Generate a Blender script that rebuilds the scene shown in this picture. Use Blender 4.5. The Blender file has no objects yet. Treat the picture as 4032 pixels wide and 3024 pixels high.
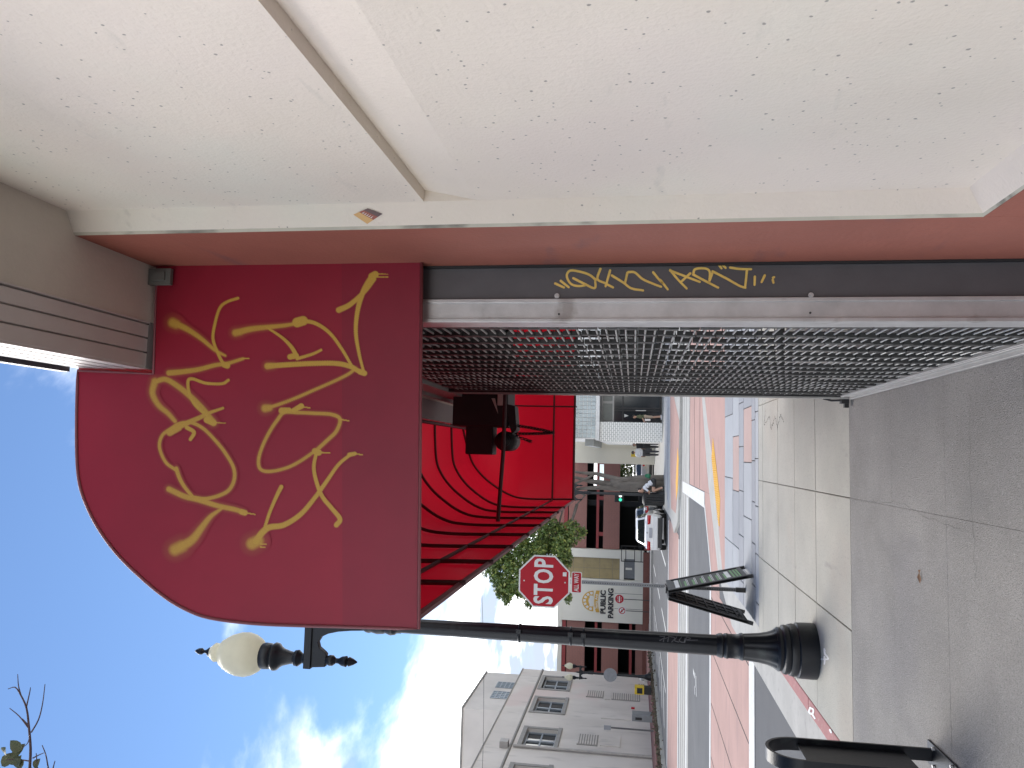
import bpy, math, random
import numpy as np
from mathutils import Vector, Matrix
random.seed(7); rng = np.random.default_rng(7)
S = bpy.context.scene
COL = S.collection
R_ = math.radians

# ------------------------------------------------------------------ camera
# the photograph was taken with the phone on its side: the picture's left is the place's "up"
FPX = 3051.7; PITCH, ROLL, YAW = R_(8.9585), R_(0.6607), R_(5.1484); HC = 1.6
_F = np.array([math.sin(YAW)*math.cos(PITCH), math.cos(YAW)*math.cos(PITCH), math.sin(PITCH)])
_R0 = np.array([math.cos(YAW), -math.sin(YAW), 0.0]); _U0 = np.cross(_R0, _F)
_R = _R0*math.cos(ROLL) + _U0*math.sin(ROLL); _U = -_R0*math.sin(ROLL) + _U0*math.cos(ROLL)
CAM = np.array([0, 0, HC])
cd = bpy.data.cameras.new('camera'); cam = bpy.data.objects.new('camera', cd); COL.objects.link(cam)
cd.sensor_width = 36; cd.lens = 36*FPX/4032; cd.clip_start = 0.02; cd.clip_end = 3000
cam.matrix_world = Matrix(((-_U[0], _R[0], -_F[0], 0), (-_U[1], _R[1], -_F[1], 0), (-_U[2], _R[2], -_F[2], HC), (0, 0, 0, 1)))
S.camera = cam
S.cycles.transparent_max_bounces = 48
S.render.resolution_x = 1024; S.render.resolution_y = 768

# ------------------------------------------------------------------ world, sun, exposure
SUN_DIR = Vector((-0.40, 0.72, 0.92)).normalized()
w = bpy.data.worlds.new('World'); S.world = w; w.use_nodes = True
nt = w.node_tree; nt.nodes.clear()
N = nt.nodes.new; Lk = nt.links.new
out = N('ShaderNodeOutputWorld'); bg = N('ShaderNodeBackground'); bg.inputs[1].default_value = 0.085
sky = N('ShaderNodeTexSky'); sky.sky_type = 'NISHITA'; sky.sun_disc = False
sky.sun_elevation = math.asin(SUN_DIR.z); sky.sun_rotation = math.atan2(SUN_DIR.x, SUN_DIR.y)
sky.air_density = 1.0; sky.dust_density = 0.0; sky.ozone_density = 4.5; sky.altitude = 30
tc = N('ShaderNodeTexCoord'); sep = N('ShaderNodeSeparateXYZ'); Lk(tc.outputs['Generated'], sep.inputs[0])
def wm(op, a, b=None):
    n = N('ShaderNodeMath'); n.operation = op
    for i, v in enumerate((a, b)):
        if v is None: continue
        if isinstance(v, (int, float)): n.inputs[i].default_value = v
        else: Lk(v, n.inputs[i])
    return n.outputs[0]
den = wm('ADD', wm('MAXIMUM', sep.outputs[2], 0.0), 0.16)
cmb = N('ShaderNodeCombineXYZ'); Lk(wm('DIVIDE', sep.outputs[0], den), cmb.inputs[0]); Lk(wm('DIVIDE', sep.outputs[1], den), cmb.inputs[1])
CLOUD_OFF = (5.3, 2.2, 0.0)
mp = N('ShaderNodeMapping'); mp.inputs['Location'].default_value = CLOUD_OFF; Lk(cmb.outputs[0], mp.inputs[0])
n1 = N('ShaderNodeTexNoise'); n1.inputs['Scale'].default_value = 0.85; n1.inputs['Detail'].default_value = 9; n1.inputs['Roughness'].default_value = 0.58; n1.inputs['Distortion'].default_value = 0.35
Lk(mp.outputs[0], n1.inputs['Vector'])
elev = wm('MULTIPLY', wm('SUBTRACT', 1.0, wm('MAXIMUM', sep.outputs[2], 0.0)), 0.44)   # more cloud seen towards the horizon
cov = wm('ADD', n1.outputs['Fac'], elev)
cr = N('ShaderNodeValToRGB'); cr.color_ramp.elements[0].position = 0.71; cr.color_ramp.elements[1].position = 0.92
cr.color_ramp.interpolation = 'EASE'; Lk(cov, cr.inputs[0])
n2 = N('ShaderNodeTexNoise'); n2.inputs['Scale'].default_value = 2.4; n2.inputs['Detail'].default_value = 6; Lk(mp.outputs[0], n2.inputs['Vector'])
cc = N('ShaderNodeMixRGB'); cc.inputs[1].default_value = (4.4, 5.0, 6.0, 1); cc.inputs[2].default_value = (36, 35.5, 34.5, 1); n2r = N('ShaderNodeMapRange'); n2r.inputs['From Min'].default_value = 0.38; n2r.inputs['From Max'].default_value = 0.64; Lk(n2.outputs['Fac'], n2r.inputs['Value']); Lk(n2r.outputs[0], cc.inputs[0])
mx = N('ShaderNodeMixRGB'); Lk(cr.outputs[0], mx.inputs[0]); Lk(sky.outputs[0], mx.inputs[1]); Lk(cc.outputs[0], mx.inputs[2])
Lk(mx.outputs[0], bg.inputs[0]); Lk(bg.outputs[0], out.inputs[0])
sl = bpy.data.lights.new('sun', 'SUN'); sun = bpy.data.objects.new('sun', sl); COL.objects.link(sun)
sl.energy = 2.0; sl.angle = R_(34); sl.color = (1.0, 0.95, 0.88)
sun.rotation_euler = (-SUN_DIR).to_track_quat('-Z', 'Y').to_euler(); sun.location = (-20, 30, 60)
S.view_settings.view_transform = 'Standard'; S.view_settings.look = 'None'
S.view_settings.exposure = 1.0; S.view_settings.gamma = 1.0; S.view_settings.use_curve_mapping = False

# ------------------------------------------------------------------ pixel -> place (a pixel gives a direction, a plane gives the distance)
def ray(x, y): return _R*((3024-y-1512)/FPX) - _U*((x-2016)/FPX) + _F
def G(x, y, z=0.0): d = ray(x, y); return CAM + d*((z-HC)/d[2])
def PY(x, y, Y): d = ray(x, y); return CAM + d*(Y/d[1])
def PX(x, y, X): d = ray(x, y); return CAM + d*(X/d[0])
REG = {'1': (2200, 1500, 4.148), '2': (2200, 1850, 4.148), '3': (1950, 2050, 3.16), '4': (1800, 2500, 2.4578), '5': (0, 600, 1.8433),
       '6': (2500, 2150, 2.5525), '7': (2800, 2500, 1.7955), '8': (600, 2350, 1.8433), 'A': (1600, 1450, 2.765), 'D': (250, 950, 1.0703),
       'J': (1600, 950, 2.212), 'K': (2600, 950, 1.5447), 'T': (0, 2200, 1.58)}
def q(r, a, b): o = REG[r]; return (o[0]+a/o[2], o[1]+b/o[2])
def QY(r, a, b, Y): return PY(*q(r, a, b), Y)

# ------------------------------------------------------------------ things, parts
def tag(o, label=None, cat=None, group=None, kind=None):
    if label: o['label'] = label
    if cat: o['category'] = cat
    if group: o['group'] = group
    if kind: o['kind'] = kind
    return o
def thing(name, label, cat, loc=(0, 0, 0), group=None, rz=0):
    o = bpy.data.objects.new(name, None); COL.objects.link(o); o.empty_display_size = 0.1
    o.location = loc; o.rotation_euler = (0, 0, rz)
    return tag(o, label, cat, group)
def link(name, me, parent=None, loc=(0, 0, 0), rot=(0, 0, 0), scale=None):
    o = bpy.data.objects.new(name, me); COL.objects.link(o); o.location = loc; o.rotation_euler = rot
    if scale: o.scale = scale
    if parent: o.parent = parent
    return o
def copy_tree(o, parent=None):
    c = o.copy(); COL.objects.link(c); c.parent = parent
    for ch in o.children: copy_tree(ch, c)
    return c

class MB:
    def __init__(s): s.v = []; s.f = []; s.m = []; s.k = 0; s.sm = []; s.smooth = False
    def face(s, idx): s.f.append(tuple(idx)); s.m.append(s.k); s.sm.append(s.smooth)
    def add(s, pts): n = len(s.v); s.v.extend([tuple(map(float, p)) for p in pts]); return n
    def poly(s, pts): n = s.add(pts); s.face(range(n, n+len(pts))); return s
    def box(s, x0, x1, y0, y1, z0, z1):
        n = s.add([(x0,y0,z0),(x1,y0,z0),(x1,y1,z0),(x0,y1,z0),(x0,y0,z1),(x1,y0,z1),(x1,y1,z1),(x0,y1,z1)])
        for f in ((0,3,2,1),(4,5,6,7),(0,1,5,4),(1,2,6,5),(2,3,7,6),(3,0,4,7)): s.face([n+i for i in f])
        return s
    def prism(s, pts, vec):
        k = len(pts); vec = np.array(vec, float); a = s.add(pts); b = s.add([np.array(p)+vec for p in pts])
        s.face([a+i for i in range(k)][::-1]); s.face([b+i for i in range(k)])
        for i in range(k): j = (i+1) % k; s.face([a+i, a+j, b+j, b+i])
        return s
    def tube(s, pts, r, n=8, caps=True, flat=None):
        pts = [np.array(p, float) for p in pts]; rs = r if hasattr(r, '__len__') else [r]*len(pts)
        prev = None; rings = []
        for i, p in enumerate(pts):
            t = pts[min(i+1, len(pts)-1)] - pts[max(i-1, 0)]; t = t/(np.linalg.norm(t)+1e-9)
            if prev is None:
                up = np.array([0, 0, 1.0]) if abs(t[2]) < 0.9 else np.array([1.0, 0, 0])
                a = np.cross(t, up)
            else: a = prev - t*np.dot(prev, t)
            a = a/(np.linalg.norm(a)+1e-9); prev = a; b = np.cross(t, a)
            rings.append(s.add([p + rs[i]*(a*math.cos(2*math.pi*j/n) + b*math.sin(2*math.pi*j/n)) for j in range(n)]))
        for i in range(len(rings)-1):
            for j in range(n):
                k = (j+1) % n; s.face([rings[i]+j, rings[i]+k, rings[i+1]+k, rings[i+1]+j])
        if caps: s.face([rings[0]+j for j in range(n)][::-1]); s.face([rings[-1]+j for j in range(n)])
        return s
    def lathe(s, prof, n=24, c=(0, 0, 0), flute=None):
        rings = []
        for i, (r, z) in enumerate(prof):
            ring = []
            for j in range(n):
                a = 2*math.pi*j/n; rr = r
                if flute: rr = r*flute(i, a)
                ring.append((c[0]+rr*math.cos(a), c[1]+rr*math.sin(a), c[2]+z))
            rings.append(s.add(ring))
        for i in range(len(rings)-1):
            for j in range(n):
                k = (j+1) % n; s.face([rings[i]+j, rings[i]+k, rings[i+1]+k, rings[i+1]+j])
        s.face([rings[0]+j for j in range(n)][::-1]); s.face([rings[-1]+j for j in range(n)])
        return s
    def disc(s, c, r, axis, n=20, th=0.01):
        c = np.array(c, float); ax = np.array(axis, float); u = np.cross(ax, [0.3, 0.2, 0.9]); u /= np.linalg.norm(u); v_ = np.cross(ax, u)
        return s.prism([c + r*(u*math.cos(2*math.pi*j/n)+v_*math.sin(2*math.pi*j/n)) for j in range(n)], ax*th)
    def mesh(s, name, mats, org=(0, 0, 0)):
        me = bpy.data.meshes.new(name); o = np.array(org, float)
        me.from_pydata([tuple(np.array(p)-o) for p in s.v], [], s.f)
        for m in (mats if isinstance(mats, (list, tuple)) else [mats]): me.materials.append(m)
        me.polygons.foreach_set('material_index', s.m); me.polygons.foreach_set('use_smooth', s.sm); me.update()
        return me
    def build(s, name, mats, parent=None, org=None, bevel=0, label=None, cat=None, group=None, kind=None, auto=False):
        if org is None:
            org = np.zeros(3); p = parent
            while p is not None: org = org + np.array(p.location); p = p.parent
            o = link(name, s.mesh(name, mats, org), parent)
        else: o = link(name, s.mesh(name, mats, org), parent, loc=org)
        if bevel:
            b = o.modifiers.new('bevel', 'BEVEL'); b.width = bevel; b.segments = 2; b.limit_method = 'ANGLE'; b.angle_limit = R_(40)
        if auto: o.data.polygons.foreach_set('use_smooth', [True]*len(o.data.polygons)); o.data.set_sharp_from_angle(angle=R_(38))
        return tag(o, label, cat, group, kind)

# ------------------------------------------------------------------ materials
def srgb(r, g, b):
    f = lambda c: (c/255/12.92) if c/255 <= 0.04045 else ((c/255+0.055)/1.055)**2.4
    return (f(r), f(g), f(b))
MATS = {}
def mat(name, col, rough=0.7, metal=0.0, var=0.12, vs=4.0, bump=0.0, bs=80.0, spec=0.5, col2=None, streak=0.0, coat=0.0, detail=6):
    if name in MATS: return MATS[name]
    m = bpy.data.materials.new(name); m.use_nodes = True; t = m.node_tree; b = t.nodes['Principled BSDF']
    b.inputs['Roughness'].default_value = rough; b.inputs['Metallic'].default_value = metal; b.inputs['Specular IOR Level'].default_value = spec
    if coat: b.inputs['Coat Weight'].default_value = coat; b.inputs['Coat Roughness'].default_value = 0.08
    c = t.nodes.new('ShaderNodeTexCoord')
    n = t.nodes.new('ShaderNodeTexNoise'); n.inputs['Scale'].default_value = vs; n.inputs['Detail'].default_value = detail; n.inputs['Roughness'].default_value = 0.62
    geo = t.nodes.new('ShaderNodeNewGeometry'); src = geo.outputs['Position']
    if streak:
        mpn = t.nodes.new('ShaderNodeMapping'); mpn.inputs['Scale'].default_value = (1, 1, 1-streak); t.links.new(src, mpn.inputs[0]); src = mpn.outputs[0]
    t.links.new(src, n.inputs['Vector'])
    r = t.nodes.new('ShaderNodeValToRGB'); r.color_ramp.elements[0].position = 0.3; r.color_ramp.elements[1].position = 0.72
    lo = tuple(max(0, x*(1-var)) for x in col); hi = tuple(min(1, x*(1+var)) for x in (col2 or col))
    r.color_ramp.elements[0].color = (*lo, 1); r.color_ramp.elements[1].color = (*hi, 1)
    t.links.new(n.outputs['Fac'], r.inputs[0]); t.links.new(r.outputs[0], b.inputs['Base Color'])
    if bump:
        n2 = t.nodes.new('ShaderNodeTexNoise'); n2.inputs['Scale'].default_value = bs; n2.inputs['Detail'].default_value = 4
        t.links.new(geo.outputs['Position'], n2.inputs['Vector'])
        bm = t.nodes.new('ShaderNodeBump'); bm.inputs['Strength'].default_value = bump; bm.inputs['Distance'].default_value = 0.01
        t.links.new(n2.outputs['Fac'], bm.inputs['Height']); t.links.new(bm.outputs[0], b.inputs['Normal'])
    MATS[name] = m; return m
def nodes_of(m): t = m.node_tree; return t, t.nodes.new, t.links.new, t.nodes['Principled BSDF']
def base_link(t): return [l for l in t.links if l.to_socket.name == 'Base Color'][0].from_socket
def layer(m, fac_socket_fn, col, amount=1.0):
    """mix another colour over the base colour of m where the factor is 1"""
    t, N_, L_, b = nodes_of(m); src = base_link(t); mxn = N_('ShaderNodeMixRGB')
    f = fac_socket_fn(t, N_, L_)
    mu = N_('ShaderNodeMath'); mu.operation = 'MULTIPLY'; L_(f, mu.inputs[0]); mu.inputs[1].default_value = amount
    L_(mu.outputs[0], mxn.inputs[0]); L_(src, mxn.inputs[1]); mxn.inputs[2].default_value = (*col, 1); L_(mxn.outputs[0], b.inputs['Base Color'])
    return mu.outputs[0]
def noise_fac(scale, lo, hi, detail=5, dist=0.0, mapscale=(1, 1, 1), off=(0, 0, 0)):
    def fn(t, N_, L_):
        g = N_('ShaderNodeNewGeometry'); mpn = N_('ShaderNodeMapping'); mpn.inputs['Scale'].default_value = mapscale; mpn.inputs['Location'].default_value = off
        L_(g.outputs['Position'], mpn.inputs[0])
        n = N_('ShaderNodeTexNoise'); n.inputs['Scale'].default_value = scale; n.inputs['Detail'].default_value = detail; n.inputs['Distortion'].default_value = dist
        L_(mpn.outputs[0], n.inputs['Vector'])
        mr = N_('ShaderNodeMapRange'); mr.inputs['From Min'].default_value = lo; mr.inputs['From Max'].default_value = hi; L_(n.outputs['Fac'], mr.inputs['Value'])
        return mr.outputs[0]
    return fn
def spot_fac(scale, size, rnd=0.55, mapscale=(1, 1, 1)):
    """scattered small spots (pits, gum, aggregate)"""
    def fn(t, N_, L_):
        g = N_('ShaderNodeNewGeometry'); mpn = N_('ShaderNodeMapping'); mpn.inputs['Scale'].default_value = mapscale; L_(g.outputs['Position'], mpn.inputs[0])
        wn = N_('ShaderNodeTexNoise'); wn.inputs['Scale'].default_value = scale*1.7; L_(mpn.outputs[0], wn.inputs['Vector'])
        ad = N_('ShaderNodeMixRGB'); ad.blend_type = 'ADD'; ad.inputs[0].default_value = 0.35/scale; L_(mpn.outputs[0], ad.inputs[1]); L_(wn.outputs['Color'], ad.inputs[2])
        v = N_('ShaderNodeTexVoronoi'); v.inputs['Scale'].default_value = scale; L_(ad.outputs[0], v.inputs['Vector'])
        sp = N_('ShaderNodeSeparateColor'); L_(v.outputs['Color'], sp.inputs[0])
        gt = N_('ShaderNodeMapRange'); gt.inputs['From Min'].default_value = rnd; gt.inputs['From Max'].default_value = 1.0; gt.inputs['To Max'].default_value = size; L_(sp.outputs[0], gt.inputs['Value'])
        mr = N_('ShaderNodeMath'); mr.operation = 'SUBTRACT'; L_(gt.outputs[0], mr.inputs[0]); L_(v.outputs['Distance'], mr.inputs[1])
        m2 = N_('ShaderNodeMapRange'); m2.inputs['From Min'].default_value = 0; m2.inputs['From Max'].default_value = size*0.35; L_(mr.outputs[0], m2.inputs['Value'])
        return m2.outputs[0]
    return fn

cream = mat('cream_paint', (0.715, 0.63, 0.53), 0.72, var=0.04, vs=1.6, bump=0.22, bs=95, col2=(0.73, 0.65, 0.555))
layer(cream, noise_fac(0.9, 0.5, 0.62, off=(3, 1, 5)), (0.66, 0.66, 0.565), 0.55)
layer(cream, noise_fac(1.1, 0.5, 0.66, off=(9, 4, 2)), (0.72, 0.615, 0.55), 0.55)
_p = layer(cream, spot_fac(52, 0.22, 0.84), (0.22, 0.20, 0.18), 0.8)
layer(cream, spot_fac(34, 0.14, 0.89), (0.14, 0.13, 0.12), 0.85)
layer(cream, noise_fac(14, 0.66, 0.74, mapscale=(1, 0.25, 1)), (0.52, 0.48, 0.42), 0.4)
redp = mat('red_brown_paint', (0.30, 0.098, 0.066), 0.62, var=0.10, vs=3, bump=0.18, bs=70)
layer(redp, spot_fac(22, 0.16, 0.75), (0.32, 0.17, 0.14), 0.7)
layer(redp, noise_fac(6, 0.62, 0.72, mapscale=(1, 0.3, 1)), (0.13, 0.07, 0.08), 0.6)
soff = mat('beige_soffit', (0.53, 0.485, 0.42), 0.75, var=0.08, vs=3, bump=0.15, bs=60)
siding = mat('beige_siding', (0.50, 0.465, 0.44), 0.5, var=0.06, vs=5)
gutter = mat('dark_gutter', (0.05, 0.05, 0.06), 0.5)
darkmetal = mat('charcoal_paint', (0.088, 0.084, 0.088), 0.42, var=0.12, vs=7, bump=0.05, bs=120)
steel = mat('galvanised_steel', (0.50, 0.49, 0.485), 0.45, metal=0.6, var=0.14, vs=9, bump=0.06, bs=160)
layer(steel, noise_fac(7, 0.62, 0.72), (0.22, 0.19, 0.17), 0.6)
rodm = mat('rod_metal', (0.34, 0.34, 0.325), 0.4, metal=0.5, var=0.1, vs=10)
linkm = mat('link_metal', (0.055, 0.055, 0.053), 0.55, metal=0.3, var=0.2, vs=20)
alum = mat('aluminium_rail', (0.42, 0.415, 0.40), 0.42, metal=0.6, var=0.12, vs=6)
black = mat('black_enamel', (0.008, 0.010, 0.014), 0.38, spec=0.35, var=0.25, vs=8, bump=0.10, bs=90)
layer(black, noise_fac(5, 0.60, 0.72), (0.035, 0.045, 0.045), 0.8)
blackm = mat('black_matte', (0.015, 0.015, 0.016), 0.6, var=0.2)
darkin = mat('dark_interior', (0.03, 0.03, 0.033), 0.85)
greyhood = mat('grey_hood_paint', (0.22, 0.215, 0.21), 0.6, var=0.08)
def fabric(name, col, tcol, tr):
    m = mat(name, col, 0.42, var=0.16, vs=1.1, bump=0.30, bs=2.2, spec=0.38); t, N_, L_, b = nodes_of(m)
    tn = N_('ShaderNodeBsdfTranslucent'); tn.inputs[0].default_value = (*tcol, 1); ms = N_('ShaderNodeMixShader'); ms.inputs[0].default_value = tr
    L_(b.outputs[0], ms.inputs[1]); L_(tn.outputs[0], ms.inputs[2]); L_(ms.outputs[0], t.nodes['Material Output'].inputs[0]); return m
vinyl = fabric('red_awning_vinyl', (0.20, 0.010, 0.020), (0.46, 0.004, 0.016), 0.37)
vinyl_end = fabric('red_awning_end_vinyl', (0.285, 0.012, 0.032), (0.5, 0.010, 0.02), 0.12)
vinyl_band = fabric('red_awning_band_vinyl', (0.245, 0.011, 0.030), (0.4, 0.010, 0.02), 0.10)
ribm = mat('awning_frame_tube', (0.06, 0.018, 0.022), 0.6)
piping = mat('awning_piping', (0.20, 0.05, 0.06), 0.5)
def spray_mat(name, col, soft):
    m = mat(name, col, 0.45, var=0.18, vs=14); t, N_, L_, b = nodes_of(m)
    a = N_('ShaderNodeAttribute'); a.attribute_name = 'a'
    g = N_('ShaderNodeNewGeometry'); n = N_('ShaderNodeTexNoise'); n.inputs['Scale'].default_value = 260 if soft else 330; n.inputs['Detail'].default_value = 3; L_(g.outputs['Position'], n.inputs['Vector'])
    ad = N_('ShaderNodeMath'); ad.operation = 'ADD'; L_(a.outputs['Fac'], ad.inputs[0]); L_(n.outputs['Fac'], ad.inputs[1])
    mr = N_('ShaderNodeMapRange'); mr.inputs['From Min'].default_value = 0.55 if soft else 0.72; mr.inputs['From Max'].default_value = 1.30 if soft else 1.0
    mr.inputs['To Max'].default_value = 0.84 if soft else 0.95; L_(ad.outputs[0], mr.inputs['Value']); L_(mr.outputs[0], b.inputs['Alpha']); return m
spray = spray_mat('yellow_spray_paint', (0.50, 0.27, 0.035), True)
marker = spray_mat('yellow_paint_marker', (0.78, 0.54, 0.13), False)
whitespray = spray_mat('white_spray_paint', (0.75, 0.74, 0.72), False)
scratch = spray_mat('grey_scratch', (0.10, 0.10, 0.11), False)

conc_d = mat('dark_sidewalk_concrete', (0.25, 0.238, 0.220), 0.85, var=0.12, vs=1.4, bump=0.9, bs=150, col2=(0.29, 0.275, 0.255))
layer(conc_d, noise_fac(0.8, 0.52, 0.64, off=(2, 2, 0)), (0.235, 0.225, 0.225), 0.5)
layer(conc_d, noise_fac(240, 0.56, 0.70, detail=2), (0.27, 0.265, 0.255), 0.6)
layer(conc_d, noise_fac(190, 0.58, 0.70, detail=2, off=(5, 5, 5)), (0.06, 0.06, 0.06), 0.6)
layer(conc_d, noise_fac(70, 0.50, 0.68, detail=4, off=(8, 1, 3)), (0.13, 0.128, 0.122), 0.5)
layer(conc_d, noise_fac(55, 0.56, 0.70, detail=4, off=(1, 9, 3)), (0.38, 0.37, 0.35), 0.45)
layer(conc_d, noise_fac(3, 0.60, 0.72, off=(4, 9, 3), mapscale=(1, .35, 1)), (0.18, 0.175, 0.17), 0.4)
layer(conc_d, spot_fac(3.2, 0.10, 0.72), (0.055, 0.05, 0.05), 0.8)
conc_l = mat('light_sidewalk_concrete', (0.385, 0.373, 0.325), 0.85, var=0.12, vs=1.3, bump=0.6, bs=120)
layer(conc_l, noise_fac(0.7, 0.54, 0.66, off=(1, 7, 0)), (0.40, 0.35, 0.29), 0.5)
layer(conc_l, noise_fac(170, 0.58, 0.72, detail=2), (0.22, 0.21, 0.19), 0.6)
layer(conc_l, noise_fac(45, 0.54, 0.70, detail=4, off=(3, 3, 3)), (0.27, 0.26, 0.235), 0.55)
layer(conc_l, spot_fac(3.5, 0.09, 0.72), (0.13, 0.12, 0.11), 0.8)
layer(conc_l, noise_fac(5, 0.66, 0.74, mapscale=(1, 0.25, 1)), (0.22, 0.21, 0.195), 0.5)
conc_k = mat('kerb_concrete', (0.40, 0.39, 0.36), 0.85, var=0.12, vs=2, bump=0.3, bs=100)
layer(conc_k, noise_fac(9, 0.58, 0.70), (0.28, 0.27, 0.25), 0.6)
grout = mat('joint_dark', (0.07, 0.067, 0.062), 0.95)
pav_b = mat('blue_grey_paver', (0.335, 0.345, 0.36), 0.8, var=0.08, vs=1.2, bump=0.25, bs=120)
layer(pav_b, noise_fac(130, 0.58, 0.72, detail=2), (0.20, 0.21, 0.235), 0.5)
pav_c = mat('slate_paver', (0.265, 0.272, 0.29), 0.8, var=0.10, vs=1.3, bump=0.25, bs=120)
pav_p = mat('pink_paver', (0.41, 0.285, 0.25), 0.8, var=0.08, vs=1.3, bump=0.25, bs=120)
pink = mat('pink_concrete', (0.42, 0.255, 0.215), 0.85, var=0.10, vs=0.9, bump=0.25, bs=90)
layer(pink, noise_fac(4, 0.58, 0.70, mapscale=(0.25, 1, 1)), (0.30, 0.19, 0.18), 0.6)
layer(pink, noise_fac(110, 0.58, 0.72, detail=2), (0.27, 0.17, 0.16), 0.4)
asph = mat('asphalt', (0.11, 0.112, 0.115), 0.9, var=0.14, vs=0.7, bump=0.6, bs=110)
layer(asph, noise_fac(120, 0.56, 0.70, detail=2), (0.16, 0.16, 0.16), 0.5)
wpaint = mat('white_road_paint', (0.62, 0.62, 0.60), 0.7, var=0.10, vs=5)
layer(wpaint, noise_fac(22, 0.60, 0.70), (0.35, 0.35, 0.35), 0.7)
ypaint = mat('tactile_yellow', (0.70, 0.36, 0.02), 0.7, var=0.10, vs=6)
redkerb = mat('red_kerb_paint', (0.33, 0.125, 0.12), 0.75, var=0.14, vs=5)
layer(redkerb, noise_fac(20, 0.60, 0.70), (0.36, 0.32, 0.29), 0.6)
sredE = 1
# ------------------------------------------------------------------ setting: ground, road, kerbs, paving
def sheet(name, pts, z, m, parent=None, th=None, **kw):
    b = MB()
    if th: b.prism([(x, y, z-th) for x, y in pts], (0, 0, th))
    else: b.poly([(x, y, z) for x, y in pts])
    return b.build(name, m, parent, **kw)
def R2(x0, x1, y0, y1): return [(x0, y0), (x1, y0), (x1, y1), (x0, y1)]
ZR = -0.10
KS = 1.7/1.6          # features measured on z = 0 lie this much farther on the road surface
earth = mat('far_ground', (0.12, 0.12, 0.11), 0.95, vs=0.1)
sheet('ground', R2(-1500, 1500, -300, 2500), -0.32, earth, kind='structure')
sheet('road', R2(-160, 160, -40, 72), ZR, asph, kind='structure')
# painted / coloured road surfaces
sheet('crosswalk', R2(-14.3, -2.72, 12.0, 17.55), ZR+0.004, pink, kind='structure')
for k, (y0, y1) in enumerate(((11.46, 11.98), (17.57, 17.86))):
    sheet('crosswalk_line', R2(-14.3, -2.72 if k == 0 else -2.62, y0, y1), ZR+0.008, wpaint, kind='structure')
b = MB()
for x in np.arange(-14.0, -2.8, 1.1): b.box(x, x+0.015, 12.02, 17.5, ZR+0.004, ZR+0.0085)
b.build('crosswalk_joint', grout, kind='structure')
sheet('crosswalk', [(-0.80, 17.6), (0.08, 18.4), (0.97, 19.2), (1.58, 19.7), (3.2, 20.2), (9, 20.3), (9, 24.2), (-0.80, 24.2)], ZR+0.004, pink, kind='structure')
sheet('crosswalk_line', R2(-1.19, -0.82, 19.2, 27.6), ZR+0.010, wpaint, kind='structure')
b = MB()
for y in (20.6, 22.4): b.box(-0.78, 9, y, y+0.03, ZR+0.004, ZR+0.009)
b.build('crosswalk_joint', grout, kind='structure')
sheet('crosswalk', [(-1.12, 19.15), (-1.85, 18.25), (-2.60, 17.42), (-2.715, 17.3), (-2.715, 15.9), (-2.30, 16.05), (-1.47, 17.06), (-0.805, 17.85), (-0.805, 19.19)], ZR+0.004, pink, kind='structure')
sheet('crosswalk_line', [(-1.20, 19.19), (-1.93, 18.30), (-2.66, 17.50), (-2.60, 17.38), (-1.85, 18.20), (-1.08, 19.10)], ZR+0.010, wpaint, kind='structure')
sheet('valley_gutter', R2(-60, 40, 24.4, 28.9), ZR+0.005, conc_k, kind='structure')
for y0, y1 in ((24.9, 25.35), (28.4, 28.7)): sheet('crosswalk_line', R2(-60, -1.25, y0, y1), ZR+0.012, wpaint, kind='structure')
b = MB()
for y in (25.9, 26.9, 27.9): b.box(-60, 40, y, y+0.05, ZR+0.005, ZR+0.0095)
b.build('gutter_joint', grout, kind='structure')
sheet('crosswalk', R2(-14.3, -2.9, 29.9, 37.6), ZR+0.004, pink, kind='structure')
for y0, y1 in ((29.3, 29.75), (37.7, 38.3)): sheet('crosswalk_line', R2(-14.3, -3.0, y0, y1), ZR+0.008, wpaint, kind='structure')
for x, y0, y1 in ((-8.7, 40, 46), (-8.7, 49, 55), (-8.7, 58, 64), (-11.6, 40, 62), (-5.6, 41, 62)):
    sheet('lane_line', R2(x, x+0.16, y0, y1), ZR+0.008, wpaint, kind='structure')
for k in range(7):
    sheet('hatch_line', [(-13.6, 41+k*3.0), (-12.0, 42.6+k*3.0), (-12.0, 43.2+k*3.0), (-13.6, 41.6+k*3.0)], ZR+0.008, wpaint, kind='structure')
# bicycle marking fragments in the near lane
b = MB()
for (dx, dy, ww, hh) in ((0, 0, .5, .12), (.15, .3, .35, .1), (.3, .6, .12, .5), (-.1, .5, .2, .12)): b.poly([(-6.2+dx, 21.3+dy, ZR+.008), (-6.2+dx+ww, 21.3+dy+.1, ZR+.008), (-6.2+dx+ww, 21.3+dy+hh+.1, ZR+.008), (-6.2+dx, 21.3+dy+hh, ZR+.008)])
b.build('lane_symbol', wpaint, kind='structure')

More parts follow.
